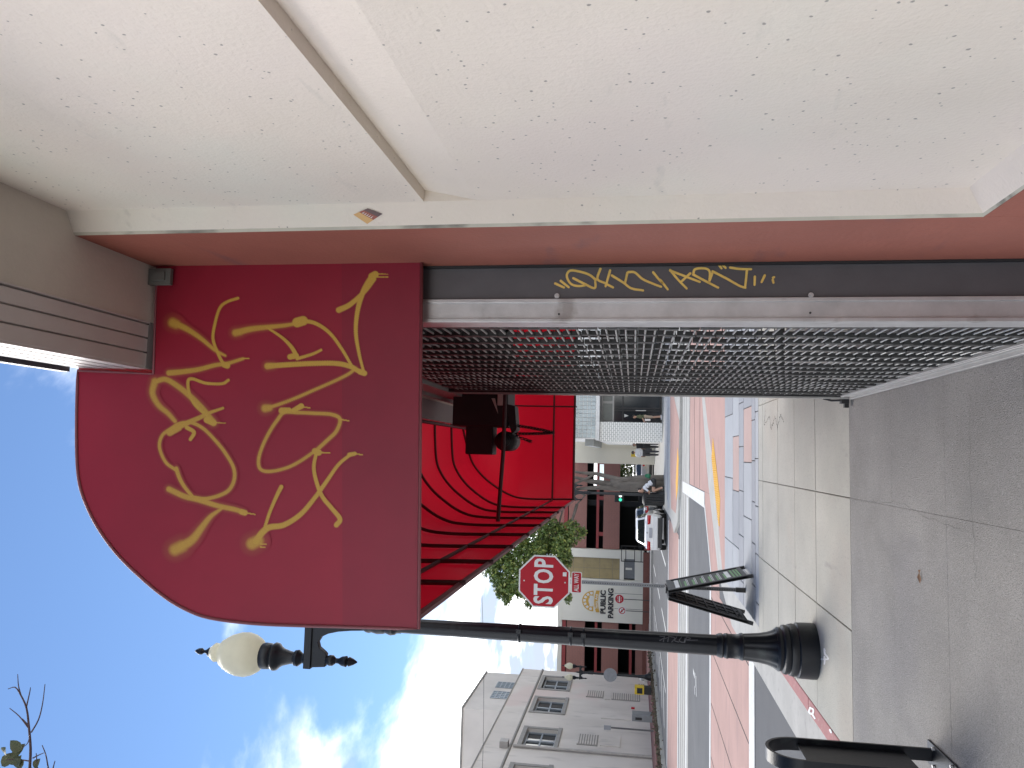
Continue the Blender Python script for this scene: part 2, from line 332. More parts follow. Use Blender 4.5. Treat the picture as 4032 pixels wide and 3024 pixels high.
# near pavement: bedding, then slabs as pieces
KIN = [(-2.15, -8), (-2.15, 9.4), (-2.12, 12.5), (-2.04, 14.64), (-1.31, 15.27), (-0.65, 15.96), (0.08, 16.59), (0.75, 17.56), (1.42, 18.3), (3.0, 18.9), (14, 19.1)]
KOUT = [(-2.69, -8), (-2.69, 10.75), (-2.58, 13.2), (-2.16, 15.25), (-1.39, 16.18), (-0.58, 17.24), (0.08, 17.83), (0.92, 18.5), (1.5, 18.95), (3.0, 19.35), (14, 19.5)]
KOUT = [(-2.84 if i < 3 else x*1.056, y if i < 1 else y*1.056) for i, (x, y) in enumerate(KOUT)]
walk = sheet('sidewalk', KIN + [(14, -8)], -0.014, grout, th=0.3, kind='structure')
b = MB()
for i in range(len(KIN)-1):
    p0, p1, o0, o1 = KIN[i], KIN[i+1], KOUT[i], KOUT[i+1]
    za = -0.012 if i >= 3 else -0.085; zb = -0.09
    za0 = -0.02 if i >= 3 else -0.082
    b.poly([(o0[0], o0[1], zb), (o1[0], o1[1], zb), (p1[0], p1[1], za), (p0[0], p0[1], za)])
b.build('gutter_pan', conc_k, kind='structure')
# kerb stones along the street (red along the first stretch)
def kerb_seg(x0, x1, y0, y1, m):
    MB().box(x0, x1, y0, y1, -0.2, -0.001).build('kerb_stone', m, kerb, bevel=0.012)
kerb = thing('street_kerb', 'red painted kerb along the sidewalk edge by the bike rack', 'kerb', (-2.22, 2, -0.1))
for k in range(9): kerb_seg(-2.29, -2.152, -7.0+k*1.83, -7.0+k*1.83+1.82, redkerb)
def slab_mesh(w_, d_, t_=0.05, e=0.006):
    b = MB(); b.box(-w_/2, w_/2, -d_/2, d_/2, -t_, -e)
    b.box(-w_/2+e, w_/2-e, -d_/2+e, d_/2-e, -e-0.0005, 0.0); return b
_slabs = {}
def slab(name, x0, x1, y0, y1, m, dz=0.0, gap=0.004, parent=None):
    key = (round(x1-x0, 3), round(y1-y0, 3), m.name, gap)
    if key not in _slabs: _slabs[key] = slab_mesh(x1-x0-2*gap, y1-y0-2*gap, e=(0.0006 if gap < .002 else 0.004)).mesh(name, m)
    return link(name, _slabs[key], parent or walk, ((x0+x1)/2, (y0+y1)/2, dz))
XJ = [-2.15, -1.24, -0.27, 0.69, 1.66, 2.63, 3.6, 4.6]
YD = [-2.2, -1.2, -0.2, 0.8, 1.75, 2.65, 3.5, 4.35, 5.2, 6.15]
XD = [-2.15, -0.27, 1.66, 4.6]
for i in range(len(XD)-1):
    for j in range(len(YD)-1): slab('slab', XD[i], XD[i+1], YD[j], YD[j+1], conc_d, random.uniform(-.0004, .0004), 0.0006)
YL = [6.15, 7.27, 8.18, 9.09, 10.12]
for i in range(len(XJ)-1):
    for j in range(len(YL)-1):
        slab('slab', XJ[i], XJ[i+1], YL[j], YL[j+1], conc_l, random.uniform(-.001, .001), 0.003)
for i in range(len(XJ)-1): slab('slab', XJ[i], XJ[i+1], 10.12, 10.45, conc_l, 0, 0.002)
YP = [10.45, 10.72, 11.04, 11.82, 12.34, 13.08, 14.2]
TL = [0.62, 0.55, 0.78, 0.66, 0.86, 1.05]
pinks = {(2, 3), (4, 2), (2, 6), (4, 6)}
for j in range(6):
    x = -2.13 + (j % 2)*0.0; k = 0; first = TL[j]*(0.45 + 0.55*((j*37) % 10)/10)
    while x < 5.0:
        l = first if k == 0 else TL[j]
        m = pav_p if (j, k) in pinks else (pav_c if j in (1, 3) or (j + k*3) % 7 == 0 else pav_b)
        slab('paver', x, x+l, YP[j], YP[j+1], m, random.uniform(-.0015, .0015), 0.006); x += l; k += 1
# pink ramp with the tactile strip
ramp = [(-2.06, 14.2), (5, 14.2), (5, 19.0), (3.0, 18.87), (1.42, 18.27), (0.75, 17.52), (0.08, 16.55), (-0.65, 15.92), (-1.31, 15.23), (-2.02, 14.62)]
sheet('curb_ramp', ramp, -0.004, pink, th=0.05, kind='structure')
TA = [(0.40, 16.35), (0.03, 16.56), (-0.3, 16.27), (-0.65, 15.93), (-1.24, 15.25), (-1.27, 15.1), (-0.75, 15.02), (-0.12, 15.74)]
tact = sheet('tactile_strip', [(x*0.997, y*0.997) for x, y in TA], 0.004, ypaint, th=0.03, kind='structure')
b = MB(); c0 = np.array([-1.2, 15.12]); ux = np.array([0.70, 0.714]); uy = np.array([-0.714, 0.70])
def inside(p, poly):
    c = False
    for i in range(len(poly)):
        (x1, y1), (x2, y2) = poly[i], poly[i-1]
        if (y1 > p[1]) != (y2 > p[1]) and p[0] < (x2-x1)*(p[1]-y1)/(y2-y1)+x1: c = not c
    return c
for i in range(60):
    for j in range(-18, 19):
        p = c0 + ux*(i*0.062) + uy*(j*0.062)
        if inside(p, TA) and inside(p+ux*.02, TA) and inside(p-ux*.02, TA): b.lathe([(0.016, 0), (0.010, 0.006)], 6, (p[0], p[1], 0.003))
b.build('truncated_domes', ypaint, tact, kind='stuff')
# far corner: kerb, pink triangle, pale paving, tactile strip
FC = [(-2.6, 70), (-2.62, 34.2), (-2.95, 31.3), (-2.35, 28.9), (-0.8, 28.2), (1.4, 28.0), (40, 28.0), (40, 70)]
farwalk = sheet('far_sidewalk', FC, 0.0, conc_k, th=0.3, kind='structure')
sheet('far_ramp', [(-2.15, 33.7), (-2.1, 30), (-0.75, 28.3), (1.3, 28.15), (3.4, 35.2), (-0.4, 34.7)], 0.005, pink, kind='structure')
sheet('far_tactile_strip', [(0.37, 29.0), (-0.07, 28.25), (-1.2, 28.75), (-1.6, 29.6), (-0.96, 30.1)], 0.010, ypaint, kind='structure')
b = MB()
fp = thing('far_paving', 'pale blue grey paving band on the far street corner', 'paving', (0, 38, 0))
for j, (y0, y1) in enumerate(((35.2, 36.6), (36.6, 37.6), (37.6, 39.3), (39.3, 40.6), (40.6, 41.6))):
    x = -2.3 + 0.3*j
    while x < 7:
        l = 1.5 + 0.35*(j % 3)
        link('paver', (_slabs.get(('f', j)) or _slabs.setdefault(('f', j), slab_mesh(l-.03, y1-y0-.03, .02).mesh('paver', pav_b if j % 2 == 0 else pav_c))), fp, (x+l/2, (y0+y1)/2-38, 0.012)); x += l
tag(fp, kind='structure'); del fp['category']
# left pavement with planting strip, far block
sheet('left_sidewalk', [(-60, 36), (-15.2, 36), (-15.2, 72), (-60, 72)], 0.28, mat('red_sidewalk', (0.20, 0.085, 0.075), 0.85, var=.12), th=0.6, kind='structure')
sheet('left_kerb', [(-15.18, 36), (-14.75, 36), (-14.75, 72), (-15.18, 72)], 0.08, conc_k, th=0.3, kind='structure')
# ------------------------------------------------------------------ the near building
bld = thing('corner_building', 'cream and red brown storefront building with beige canopy overhead', 'building', (0.7, 1.0, 0))
XR, XC = 0.66, 0.727            # red plane, recessed cream plane
YE = 2.19                       # edge between red and cream
b = MB()                        # cream panel with a sloped reveal and bevelled rim
def strip(za, xa, zb, xb): b.poly([(xa, YE-0.045, za), (xb, YE-0.045, zb), (xb, -3.5, zb), (xa, -3.5, za)])
strip(0.735, XC, 2.055, XC); strip(2.055, XC, 2.213, XC+0.034); strip(2.213, XC+0.034, 2.215, XC); strip(2.215, XC, 3.42, XC)
b.poly([(XC, YE-0.045, 2.055), (XC+0.034, YE-0.045, 2.213), (XC, YE-0.045, 2.215)])
b.poly([(XC, YE-0.045, 0.735), (XC, -3.5, 0.735), (XR+0.008, -3.5, 0.688), (XR+0.008, YE-0.008, 0.688)])      # lower bevel
b.poly([(XC, YE-0.045, 0.735), (XR+0.008, YE-0.008, 0.688), (XR+0.008, YE-0.008, 3.42), (XC, YE-0.045, 3.42)])   # side bevel
b.k = 1
b.poly([(XR+0.008, YE-0.008, 0.688), (XR+0.008, -3.5, 0.688), (XR, -3.5, 0.684), (XR, YE, 0.684)])
b.poly([(XR+0.008, YE-0.008, 0.688), (XR, YE, 0.684), (XR, YE, 3.42), (XR+0.008, YE-0.008, 3.42)])
grime = mat('grimy_cream_edge', (0.50, 0.47, 0.38), .85, var=.15, vs=5)
layer(grime, noise_fac(9, .52, .66, mapscale=(1, 1, .5)), (0.10, 0.095, 0.08), .85)
wall = b.build('cream_wall', [cream, grime], bld)
MB().box(0.6525, 0.6595, 2.648, 2.667, 0, 3.37).build('dark_joint_strip', blackm, bld)  # thin dark strip along the line between red pilaster and jamb
MB().box(XR, XR+0.4, YE+0.0005, 2.66, 0, 3.42).build('red_pilaster', redp, bld)
MB().box(XR, XR+0.4, -3.5, YE-0.0005, 0, 0.683).build('red_base', redp, bld)
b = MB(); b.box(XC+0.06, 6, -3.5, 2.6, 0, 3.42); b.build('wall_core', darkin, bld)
b = MB(); b.box(0.70, 6.0, -3.5, 8.6, 3.46, 5.5); b.build('upper_wall', cream, bld)
# vestibule behind the grille
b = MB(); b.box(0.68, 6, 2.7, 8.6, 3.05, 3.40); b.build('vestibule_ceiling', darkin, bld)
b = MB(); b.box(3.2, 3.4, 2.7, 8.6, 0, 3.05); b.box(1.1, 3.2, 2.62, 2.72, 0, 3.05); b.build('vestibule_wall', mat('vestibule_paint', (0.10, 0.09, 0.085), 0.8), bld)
# canopy: plain soffit, ribbed siding soffit, ribbed fascia, gutter
ZS = 3.38; CX = 0.275; CY1 = 7.57
can = MB().box(0.45, XC, -3.5, CY1, ZS, ZS+0.05).build('canopy', soff, bld)
xs = [0.449, 0.437, 0.385, 0.331, CX+0.002]
for i in range(4):
    bb = MB(); dz = 0.006 if i == 0 else 0.0
    bb.prism([(xs[i], -3.5, ZS-0.001-dz), (xs[i+1]+0.007, -3.5, ZS-0.001-dz), (xs[i+1]+0.004, -3.5, ZS+0.012), (xs[i+1]+0.0005, -3.5, ZS+0.012), (xs[i+1]+0.0005, -3.5, ZS+0.03), (xs[i], -3.5, ZS+0.03)], (0, 3.5+2.597, 0)); bb.build('siding_strip', siding, can)
zs_ = [ZS+0.002, ZS+0.075, ZS+0.15, ZS+0.22, ZS+0.295]
for i in range(4):
    bb = MB(); bb.prism([(CX, -3.5, zs_[i]), (CX, -3.5, zs_[i+1]-0.016), (CX+0.014, -3.5, zs_[i+1]-0.012), (CX+0.014, -3.5, zs_[i+1]), (CX+0.04, -3.5, zs_[i+1]), (CX+0.04, -3.5, zs_[i])], (0, CY1+3.5, 0)); bb.build('fascia_strip', siding, can)
MB().box(CX-0.016, CX+0.1, -3.5, 2.58, ZS+0.296, ZS+0.335).build('gutter', gutter, can)
MB().box(CX+0.06, 0.70, -3.5, CY1, ZS+0.07, ZS+0.29).build('canopy_core', soff, can)
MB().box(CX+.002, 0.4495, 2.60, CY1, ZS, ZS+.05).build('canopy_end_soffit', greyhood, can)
MB().box(0.42, 4.2, 8.62, 9.0, 3.02, 3.45).build('rear_header', darkin, bld)
# header fascia above the gate inside the awning
b = MB(); b.box(0.47, 0.50, 2.8, 7.1, 3.06, 3.24); b.box(0.44, 0.50, 2.8, 7.1, 3.24, 3.27); b.build('gate_header', greyhood, bld)
# small bracket under the soffit
b = MB(); b.box(0.585, 0.645, 2.575, 2.592, 3.29, 3.378); b.box(0.60, 0.63, 2.566, 2.576, 3.31, 3.36); b.build('bracket', mat('bracket_metal', (0.17, 0.175, 0.16), .6, metal=.3), bld)
# sticker on the bevel
def onbevel(y, z): t = (YE-0.008-y)/0.037; return (XR+0.008 + t*(XC-XR-0.008) - 0.0025, y, z)
st = thing('sticker', 'small orange and maroon sticker on the cream wall edge', 'sticker', onbevel(2.16, 2.33))
p_ = [PX(*q('6', 0, 0), .7)]
cs = [(1391, 845), (1448, 820), (1506, 842), (1446, 882)]
def stk(x, y, off=0.0025):
    # bevel plane through side edge: solve ray / plane
    n = np.array([0.037, (XC-XR-0.008), 0.0]); n /= np.linalg.norm(n); p0 = np.array([XR+0.008, YE-0.008, 0.0]); d = ray(x, y)
    t = np.dot(p0 - n*off - CAM, n)/np.dot(d, n); return CAM + d*t
def stf(u, v, off): # bilinear in the sticker
    a, b_, c_, d_ = [np.array(k, float) for k in cs]; p = a*(1-u)*(1-v)+b_*u*(1-v)+c_*u*v+d_*(1-u)*v; return stk(p[0], p[1], off)
om = mat('sticker_orange', (0.62, 0.36, 0.12), .4); rm = mat('sticker_red', (0.30, 0.06, 0.03), .4); mm = mat('sticker_maroon', (0.10, 0.05, 0.045), .4); wm_ = mat('sticker_white', (0.7, 0.68, 0.62), .4)
b = MB()
for k, (v0, v1) in enumerate(((0, .4), (.4, .7), (.7, 1))):
    b.k = k; b.poly([stf(v0, 0, .002), stf(v0, 1, .002), stf(v1, 1, .002), stf(v1, 0, .002)])
b.build('sticker_print', [om, rm, mm], st)
b = MB()
for k in range(5):
    a0 = 0.16+k*0.145; b.poly([stf(.44, a0, .0028), stf(.44, a0+.09, .0028), stf(.49, a0+.09, .0028), stf(.49, a0, .0028)])
    b.poly([stf(.5, a0+.01, .0028), stf(.5, a0+.04, .0028), stf(.6, a0+.04, .0028), stf(.6, a0+.01, .0028)])
b.build('sticker_lettering', wm_, st)

# ------------------------------------------------------------------ rolling grille
gate = thing('rolling_grille', 'grey rolling security grille closed beside the cream wall', 'security grille', (0.5, 2.65, 0))
XG, Y0, Y1 = 0.490, 2.70, 6.02
MB().box(0.541, 0.662, 2.668, 2.80, 0.0, 3.37).build('jamb_post', darkmetal, gate, bevel=0.004)
b = MB(); b.box(0.468, 0.538, 2.664, 2.675, 0, 3.05); b.box(0.456, 0.470, 2.650, 2.76, 0, 3.05); b.box(0.526, 0.5405, 2.655, 2.76, 0, 3.05); b.build('guide_track', steel, gate, bevel=0.002)
b = MB()
for zz in (3.0, ): b.box(0.456, .46, 2.7, 2.71, zz, zz+.01)
for (px_, py_) in ((2193, 1165), (3193, 1162)):
    p = PY(px_, py_, 2.655)
    bb = MB(); bb.smooth = False; bb.disc((p[0], 2.6555, p[2]), 0.009, (0, -1, 0), 12, 0.002); bb.disc((p[0], 2.653, p[2]), 0.0055, (0, -1, 0), 6, 0.007); bb.build('bolt', steel, gate)
for (px_, py_) in ((2201, 1237), (3190, 1232)):
    p = PY(px_, py_, 2.664); MB().disc((p[0], 2.6636, p[2]), 0.004, (0, -1, 0), 8, 0.002).build('rivet', linkm, gate)
# far post: aluminium edge with black seal
b = MB(); b.box(0.462, 0.474, 6.02, 6.055, 0, 3.06); b.build('far_track', alum, gate); MB().box(0.4745, 0.530, 6.0, 6.06, 0, 3.06).build('far_post', blackm, gate)
rod = MB(); rod.smooth = True; rod.tube([(0, 0, 0), (0, Y1-Y0, 0)], 0.0048, 8); rod_me = rod.mesh('rod', rodm)
NR = 76; DZ = 0.0380; ZB = 0.115
for i in range(NR): link('rod', rod_me, gate, (XG-0.5, Y0-2.65, ZB+i*DZ), (random.uniform(-.0006, .0006), 0, random.uniform(-.0008, .0008)))
ph0 = 0
for k in range(17):
    yk = 2.735 + k*0.2005; b = MB(); ph = random.uniform(0, 6)
    for i in range(NR):
        z0 = ZB+i*DZ; wv = 0.0035*math.sin(z0*3.4+ph) + 0.002*math.sin(z0*9+ph*2); yo = (0.006 if i % 2 else -0.006)
        b.prism([(XG-0.009+wv, yk-0.020+yo, z0-0.008), (XG+0.009+wv, yk-0.020+yo, z0-0.008), (XG+0.009+wv, yk+0.020+yo, z0-0.008), (XG-0.009+wv, yk+0.020+yo, z0-0.008)], (0, 0, DZ+0.004 if i % 2 else DZ-0.004))
    b.build('link_strip', linkm, gate)
b = MB(); b.box(0.474, 0.512, 2.70, 6.0, 0.035, 0.098); b.box(0.455, 0.530, 2.70, 6.0, 0.014, 0.036); b.box(0.468, 0.4745, 2.70, 6.0, 0.085, 0.094); b.build('bottom_bar', alum, gate, bevel=0.003)
b = MB(); b.box(0.43, 0.515, 6.062, 6.12, 0.02, 0.075); b.box(0.40, 0.432, 6.07, 6.11, 0.02, 0.05); b.tube([(0.455, 6.09, 0.075), (0.455, 6.13, 0.13), (0.47, 6.13, 0.19)], 0.008, 6); b.build('latch', blackm, gate)
b = MB(); b.box(0.50, 0.76, 2.82, 6.1, 3.0, 3.36); b.build('curtain_hood', darkmetal, gate)
# second grille on the other street side of the entrance
g2 = thing('rolling_grille', 'dim second security grille seen through the closed grille under the red awning', 'security grille', (0.75, 8.55, 0))
b = MB(); b.box(0.72, 0.82, 8.5, 8.6, 0, 3.05); b.build('jamb_post', blackm, g2)
rod2 = MB(); rod2.tube([(0, 0, 0), (2.35, 0, 0)], 0.006, 6); r2m = rod2.mesh('rod', linkm)
for i in range(42): link('rod', r2m, g2, (0.07, 0, 0.12+i*0.068))
for k in range(12):
    b = MB(); xk = 0.9+k*0.2; b.box(xk, xk+0.03, 8.54, 8.56, 0.1, 3.0); b.build('link_strip', linkm, g2)
MB().box(0.82, 3.2, 8.53, 8.57, 0.02, 0.09).build('bottom_bar', linkm, g2)

# ------------------------------------------------------------------ awning
YA = 2.60
aw = thing('red_awning', 'long red vinyl awning with yellow graffiti on its rounded end', 'awning', (0, YA, 2.34))
outline = [(1510, 75), (395, 95), (380, 560), (62, 545), (57, 700), (57, 900), (68, 1020), (97, 1110), (145, 1205), (222, 1312), (320, 1410), (425, 1497), (520, 1553), (620, 1588), (800, 1611), (1000, 1620), (1170, 1624), (1497, 1634)]
P = [QY('D', a, c, YA) for a, c in outline]
def bez(pts, n):   # Catmull-Rom
    pts = [np.array(p, float) for p in pts]; pp = [2*pts[0]-pts[1]] + pts + [2*pts[-1]-pts[-2]]; o = []
    for i in range(1, len(pp)-2):
        for k in range(n):
            t = k/n; a, b_, c_, d_ = pp[i-1], pp[i], pp[i+1], pp[i+2]
            o.append(0.5*((2*b_)+(-a+c_)*t+(2*a-5*b_+4*c_-d_)*t*t+(-a+3*b_-3*c_+d_)*t**3))
    o.append(pts[-1]); return o
arc = bez(P[3:], 4)
P[0][2] -= 0.0; poly = P[:3] + arc
b = MB(); b.poly([(p[0], YA, p[2]) for p in poly][::-1]); panel = b.build('end_panel', vinyl_end, aw)
band = [QY('D', 1172, 92, YA-.001), QY('D', 1508, 76, YA-.001), QY('D', 1494, 1632, YA-.001), QY('D', 1176, 1621, YA-.001)]
MB().poly(band).build('valance_band', vinyl_band, panel)
b = MB(); b.smooth = True; b.tube([(p[0], YA-.001, p[2]) for p in poly]+[(poly[0][0], YA-.001, poly[0][2])], 0.006, 6); b.build('piping', piping, panel)
# profile of the long run: (offset from canopy edge, height)
prof = [(arc[0][0]-p[0], p[2]) for p in arc]; OM = max(p[0] for p in prof); X0 = arc[0][0]
prof = [(-0.15, prof[0][1]+.004)] + prof; prof[-1] = (prof[-1][0], 2.345)
YEND = 10.1 - OM
b = MB(); b.smooth = True; nP = len(prof); Ys = [YA+0.002] + list(np.linspace(3.0, YEND, 14)); rows = []
for Yv in Ys: rows.append(b.add([(X0-o, Yv, z) for o, z in prof]))
rows.append(b.add([(X0-o, YEND+o, z) for o, z in prof]))                                            # mitre
for Xv in np.linspace(X0, 4.2, 7): rows.append(b.add([(max(Xv, X0-o), YEND+o, z) for o, z in prof]))
for i in range(len(rows)-1):
    for j in range(nP-1): b.face([rows[i]+j, rows[i+1]+j, rows[i+1]+j+1, rows[i]+j+1])
cover = b.build('cover', vinyl, aw)
def hoop(fn, r=0.013):
    b = MB(); b.smooth = True; b.tube([fn(o-0.018, z-0.012) for o, z in prof], r, 6); b.build('hoop', ribm, aw)
for Yv in (3.45, 4.15, 4.85, 5.6, 6.35, 7.1, 7.85, 8.6): hoop(lambda o, z, Y=Yv: (X0-o, Y, z))
hoop(lambda o, z: (X0-o+.01, YEND+o-.01, z))
for Xv in (0.62, 1.5, 2.4, 3.3): hoop(lambda o, z, X=Xv: (X, YEND+o, z), .010)
for zz, rr in ((2.36, 0.016), (2.63, 0.013)):
    o = OM-0.022
    b = MB(); b.tube([(X0-o, YA+.03, zz), (X0-o, YEND+o, zz)], rr, 6); b.build('purlin', piping if zz < 2.5 else ribm, aw)
    b = MB(); b.tube([(X0-o+.02, YEND+o, zz), (4.2, YEND+o, zz)], rr, 6); b.build('purlin', ribm, aw)
b = MB(); b.tube([(-0.56, 6.3, 2.685), (0.02, 6.3, 2.655), (0.70, 6.3, 2.65)], 0.017, 8); b.build('tie_bar', ribm, aw)
b = MB(); b.tube([(X0-.02, YA+.03, 3.36), (X0-.02, 8.3, 3.36)], 0.015, 6); b.build('purlin', ribm, aw)
# graffiti: sprayed strokes lying on the end panel
def soft_ribbon(strokes, pt, name, m, parent, lift, org):
    v, f, al = [], [], []; lay = 0
    for stp, w0, w1, soft in strokes:
        pts = bez([np.array(p, float) for p in stp], 7) if len(stp) > 2 else [np.array(stp[0], float)+(np.array(stp[1], float)-np.array(stp[0], float))*t for t in np.linspace(0, 1, 6)]
        n = len(pts); off = lift + lay*0.00002; lay += 1; base = len(v)
        for i, p in enumerate(pts):
            t = pts[min(i+1, n-1)]-pts[max(i-1, 0)]; t = t/(np.linalg.norm(t)+1e-9); nn = np.array([-t[1], t[0]]); w_ = (w0+(w1-w0)*i/(n-1))/2*(.70 if m is spray else 1)
            for s_, a_ in ((-1-soft, 0), (-1+soft*.7, 1), (0, 1), (1-soft*.7, 1), (1+soft, 0)): v.append(pt(*(p+nn*w_*s_), off)); al.append(a_)
        for i in range(n-1):
            for k in range(4): f.append((base+i*5+k, base+i*5+k+1, base+i*5+6+k, base+i*5+5+k))
        for p, ww in ((pts[0], w0), (pts[-1], w1)):                      # rounded ends
            lay += 1; c = len(v); off2 = lift + lay*0.00002; v.append(pt(*p, off2)); al.append(1)
            for k in range(14):
                a = 2*math.pi*k/14; d = np.array([math.cos(a), math.sin(a)])
                v.append(pt(*(p+d*ww/2*(.75 if m is spray else 1)*(1-soft*.7)), off2)); al.append(1); v.append(pt(*(p+d*ww/2*(.75 if m is spray else 1)*(1+soft)), off2)); al.append(0)
            for k in range(14):
                k2 = (k+1) % 14; f.append((c, c+1+2*k, c+1+2*k2)); f.append((c+1+2*k, c+2+2*k, c+2+2*k2, c+1+2*k2))
    me = bpy.data.meshes.new(name); me.from_pydata([tuple(np.array(p)-np.array(org)) for p in v], [], f); me.materials.append(m)
    at = me.attributes.new('a', 'FLOAT', 'POINT'); at.data.foreach_set('value', al); me.update()
    return link(name, me, parent)
def P_D(a, c, off): return QY('D', a, c, YA-0.0016-off)
ST = [
 ([(480,1295),(540,1260),(580,1210),(620,1160),(668,1126)],52,14,.6), ([(470,1300),(500,1285)],56,56,.75),
 ([(445,1045),(510,1075),(570,1090),(650,1115),(720,1130),(760,1143)],30,24,.45), ([(750,1140),(764,1144)],30,30,.15), ([(764,1144),(807,1151)],9,7,.15),
 ([(475,958),(490,1000),(510,1035),(545,1078)],22,18,.35),
 ([(470,962),(430,930),(405,870),(415,820),(455,788),(490,768),(540,765),(590,790),(640,840),(680,890),(715,950),(720,1000),(700,1045),(660,1070),(600,1085),(550,1080)],17,20,.35),
 ([(455,800),(500,775),(570,745),(610,725),(672,703)],34,14,.3), ([(448,806),(485,785)],36,36,.3), ([(520,785),(550,805),(535,835)],22,18,.25),
 ([(385,590),(375,640),(400,690),(440,725),(470,758)],34,20,.7), ([(385,592),(430,582),(480,610),(530,650),(580,700),(612,740),(632,765)],26,34,.45), ([(605,752),(632,765)],36,34,.15), ([(635,765),(682,766)],8,6,.15),
 ([(695,585),(668,600),(600,598),(545,580),(525,590),(530,640),(555,690),(602,732)],15,18,.25),
 ([(445,555),(500,550),(570,540),(640,522),(690,515),(740,500),(757,495)],30,14,.35), ([(678,520),(690,524)],32,32,.15), ([(757,495),(782,493)],8,6,.15),
 ([(735,240),(690,255),(660,280),(640,340),(630,410),(650,470),(670,510),(685,525)],15,17,.22), ([(462,343),(520,370),(580,410),(640,460),(682,482)],34,12,.5), ([(460,343),(475,350)],46,44,.7),
 ([(810,1265),(840,1225),(870,1205),(930,1195),(1000,1150),(1060,1080),(1110,1010),(1160,940),(1215,895)],36,16,.25), ([(795,1275),(820,1262)],58,56,.6), ([(1205,900),(1228,895)],24,20,.15), ([(1228,895),(1260,900)],9,6,.15), ([(830,1275),(855,1277)],8,6,.15), ([(830,1288),(850,1290)],8,6,.15),
 ([(845,1215),(870,1140),(900,1070),(918,1035)],16,22,.2), ([(1150,1196),(1165,1170),(1130,1125),(1090,1075),(1065,1010),(1055,950),(1066,890)],26,18,.22), ([(1060,885),(1075,890)],34,34,.15), ([(1078,890),(1123,892)],9,6,.15),
 ([(1065,880),(1000,925),(940,955),(870,970),(830,960),(822,920),(840,860),(870,800),(900,755),(930,722),(990,722),(1060,725),(1130,730),(1165,750),(1150,800),(1110,840),(1070,877)],17,20,.32), ([(1165,750),(1203,757)],9,6,.15),
 ([(920,714),(950,712)],34,28,.2), ([(970,712),(1002,695)],24,30,.15), ([(1005,698),(1038,702)],9,6,.15),
 ([(855,702),(900,690),(980,660),(1060,625),(1140,590),(1200,560),(1232,535)],18,16,.4), ([(850,704),(868,702)],40,34,.6),
 ([(870,525),(950,520),(1050,515),(1150,515),(1210,528),(1240,545),(1265,555)],28,24,.25), ([(860,526),(885,524)],34,30,.4), ([(1250,550),(1268,556)],30,30,.12),
 ([(1265,550),(1245,470),(1232,380),(1240,290),(1262,215),(1290,165),(1312,140)],15,34,.2), ([(1300,148),(1314,140)],38,36,.12), ([(1315,138),(1366,139)],8,6,.12), ([(1315,150),(1366,151)],8,6,.12),
 ([(1310,160),(1270,210),(1210,265),(1160,290)],20,30,.2), ([(1215,525),(1170,450),(1120,385),(1060,345),(1000,335)],16,22,.2), ([(985,342),(1010,335)],52,50,.12),
 ([(728,385),(790,370),(860,362),(930,355),(990,345)],34,16,.45), ([(725,386),(745,382)],36,34,.6), ([(858,364),(920,405),(960,445),(980,480)],12,24,.2), ([(955,487),(980,482)],30,30,.12), ([(985,495),(1050,475),(1086,458)],18,13,.2)]
# one thin coat of paint: a fine grid whose colour runs from vinyl to paint by how much spray reached it
STEP = 2.6; ga = np.arange(330, 1420, STEP); gc = np.arange(100, 1400, STEP); AA, CC = np.meshgrid(ga, gc, indexing='ij'); cover_ = np.zeros(AA.shape)
for stp, w0, w1, soft in ST:
    pts = bez([np.array(p, float) for p in stp], 10) if len(stp) > 2 else [np.array(stp[0], float)+(np.array(stp[1], float)-np.array(stp[0], float))*t for t in np.linspace(0, 1, 12)]
    nn = len(pts); d_best = np.full(AA.shape, 9e9)
    for i, p in enumerate(pts):
        r = .5*(w0+(w1-w0)*i/(nn-1))*.78; i0, i1 = np.searchsorted(ga, (p[0]-170, p[0]+170)); j0, j1 = np.searchsorted(gc, (p[1]-170, p[1]+170))
        d_ = np.hypot(AA[i0:i1, j0:j1]-p[0], CC[i0:i1, j0:j1]-p[1])/r; d_best[i0:i1, j0:j1] = np.minimum(d_best[i0:i1, j0:j1], d_)
    s0 = max(.12, soft); e_ = np.clip((1+s0*1.1-d_best)/(s0*2.0), 0, 1); e_ = e_*e_*(3-2*e_)*(0.95 if soft < .3 else .86)
    glow = np.clip(.13*(1-(d_best-1)/(.9+soft*1.2)), 0, .13)*(soft > .3)
    cover_ = np.maximum(cover_, np.maximum(e_, glow))
keep = (cover_[:-1, :-1]+cover_[1:, :-1]+cover_[:-1, 1:]+cover_[1:, 1:]) > .03
idx = -np.ones(AA.shape, int); need = np.zeros(AA.shape, bool)
for di in (0, 1):
    for dj in (0, 1): need[di:AA.shape[0]-1+di, dj:AA.shape[1]-1+dj] |= keep
idx[need] = np.arange(need.sum()); vv = [tuple(QY('D', a_, c_, YA-.0022)-np.array(aw.location)) for a_, c_ in zip(AA[need], CC[need])]
ii, jj = np.nonzero(keep); ff = np.stack([idx[ii, jj], idx[ii, jj+1], idx[ii+1, jj+1], idx[ii+1, jj]], 1)
me = bpy.data.meshes.new('yellow_graffiti'); me.from_pydata(vv, [], ff.tolist())
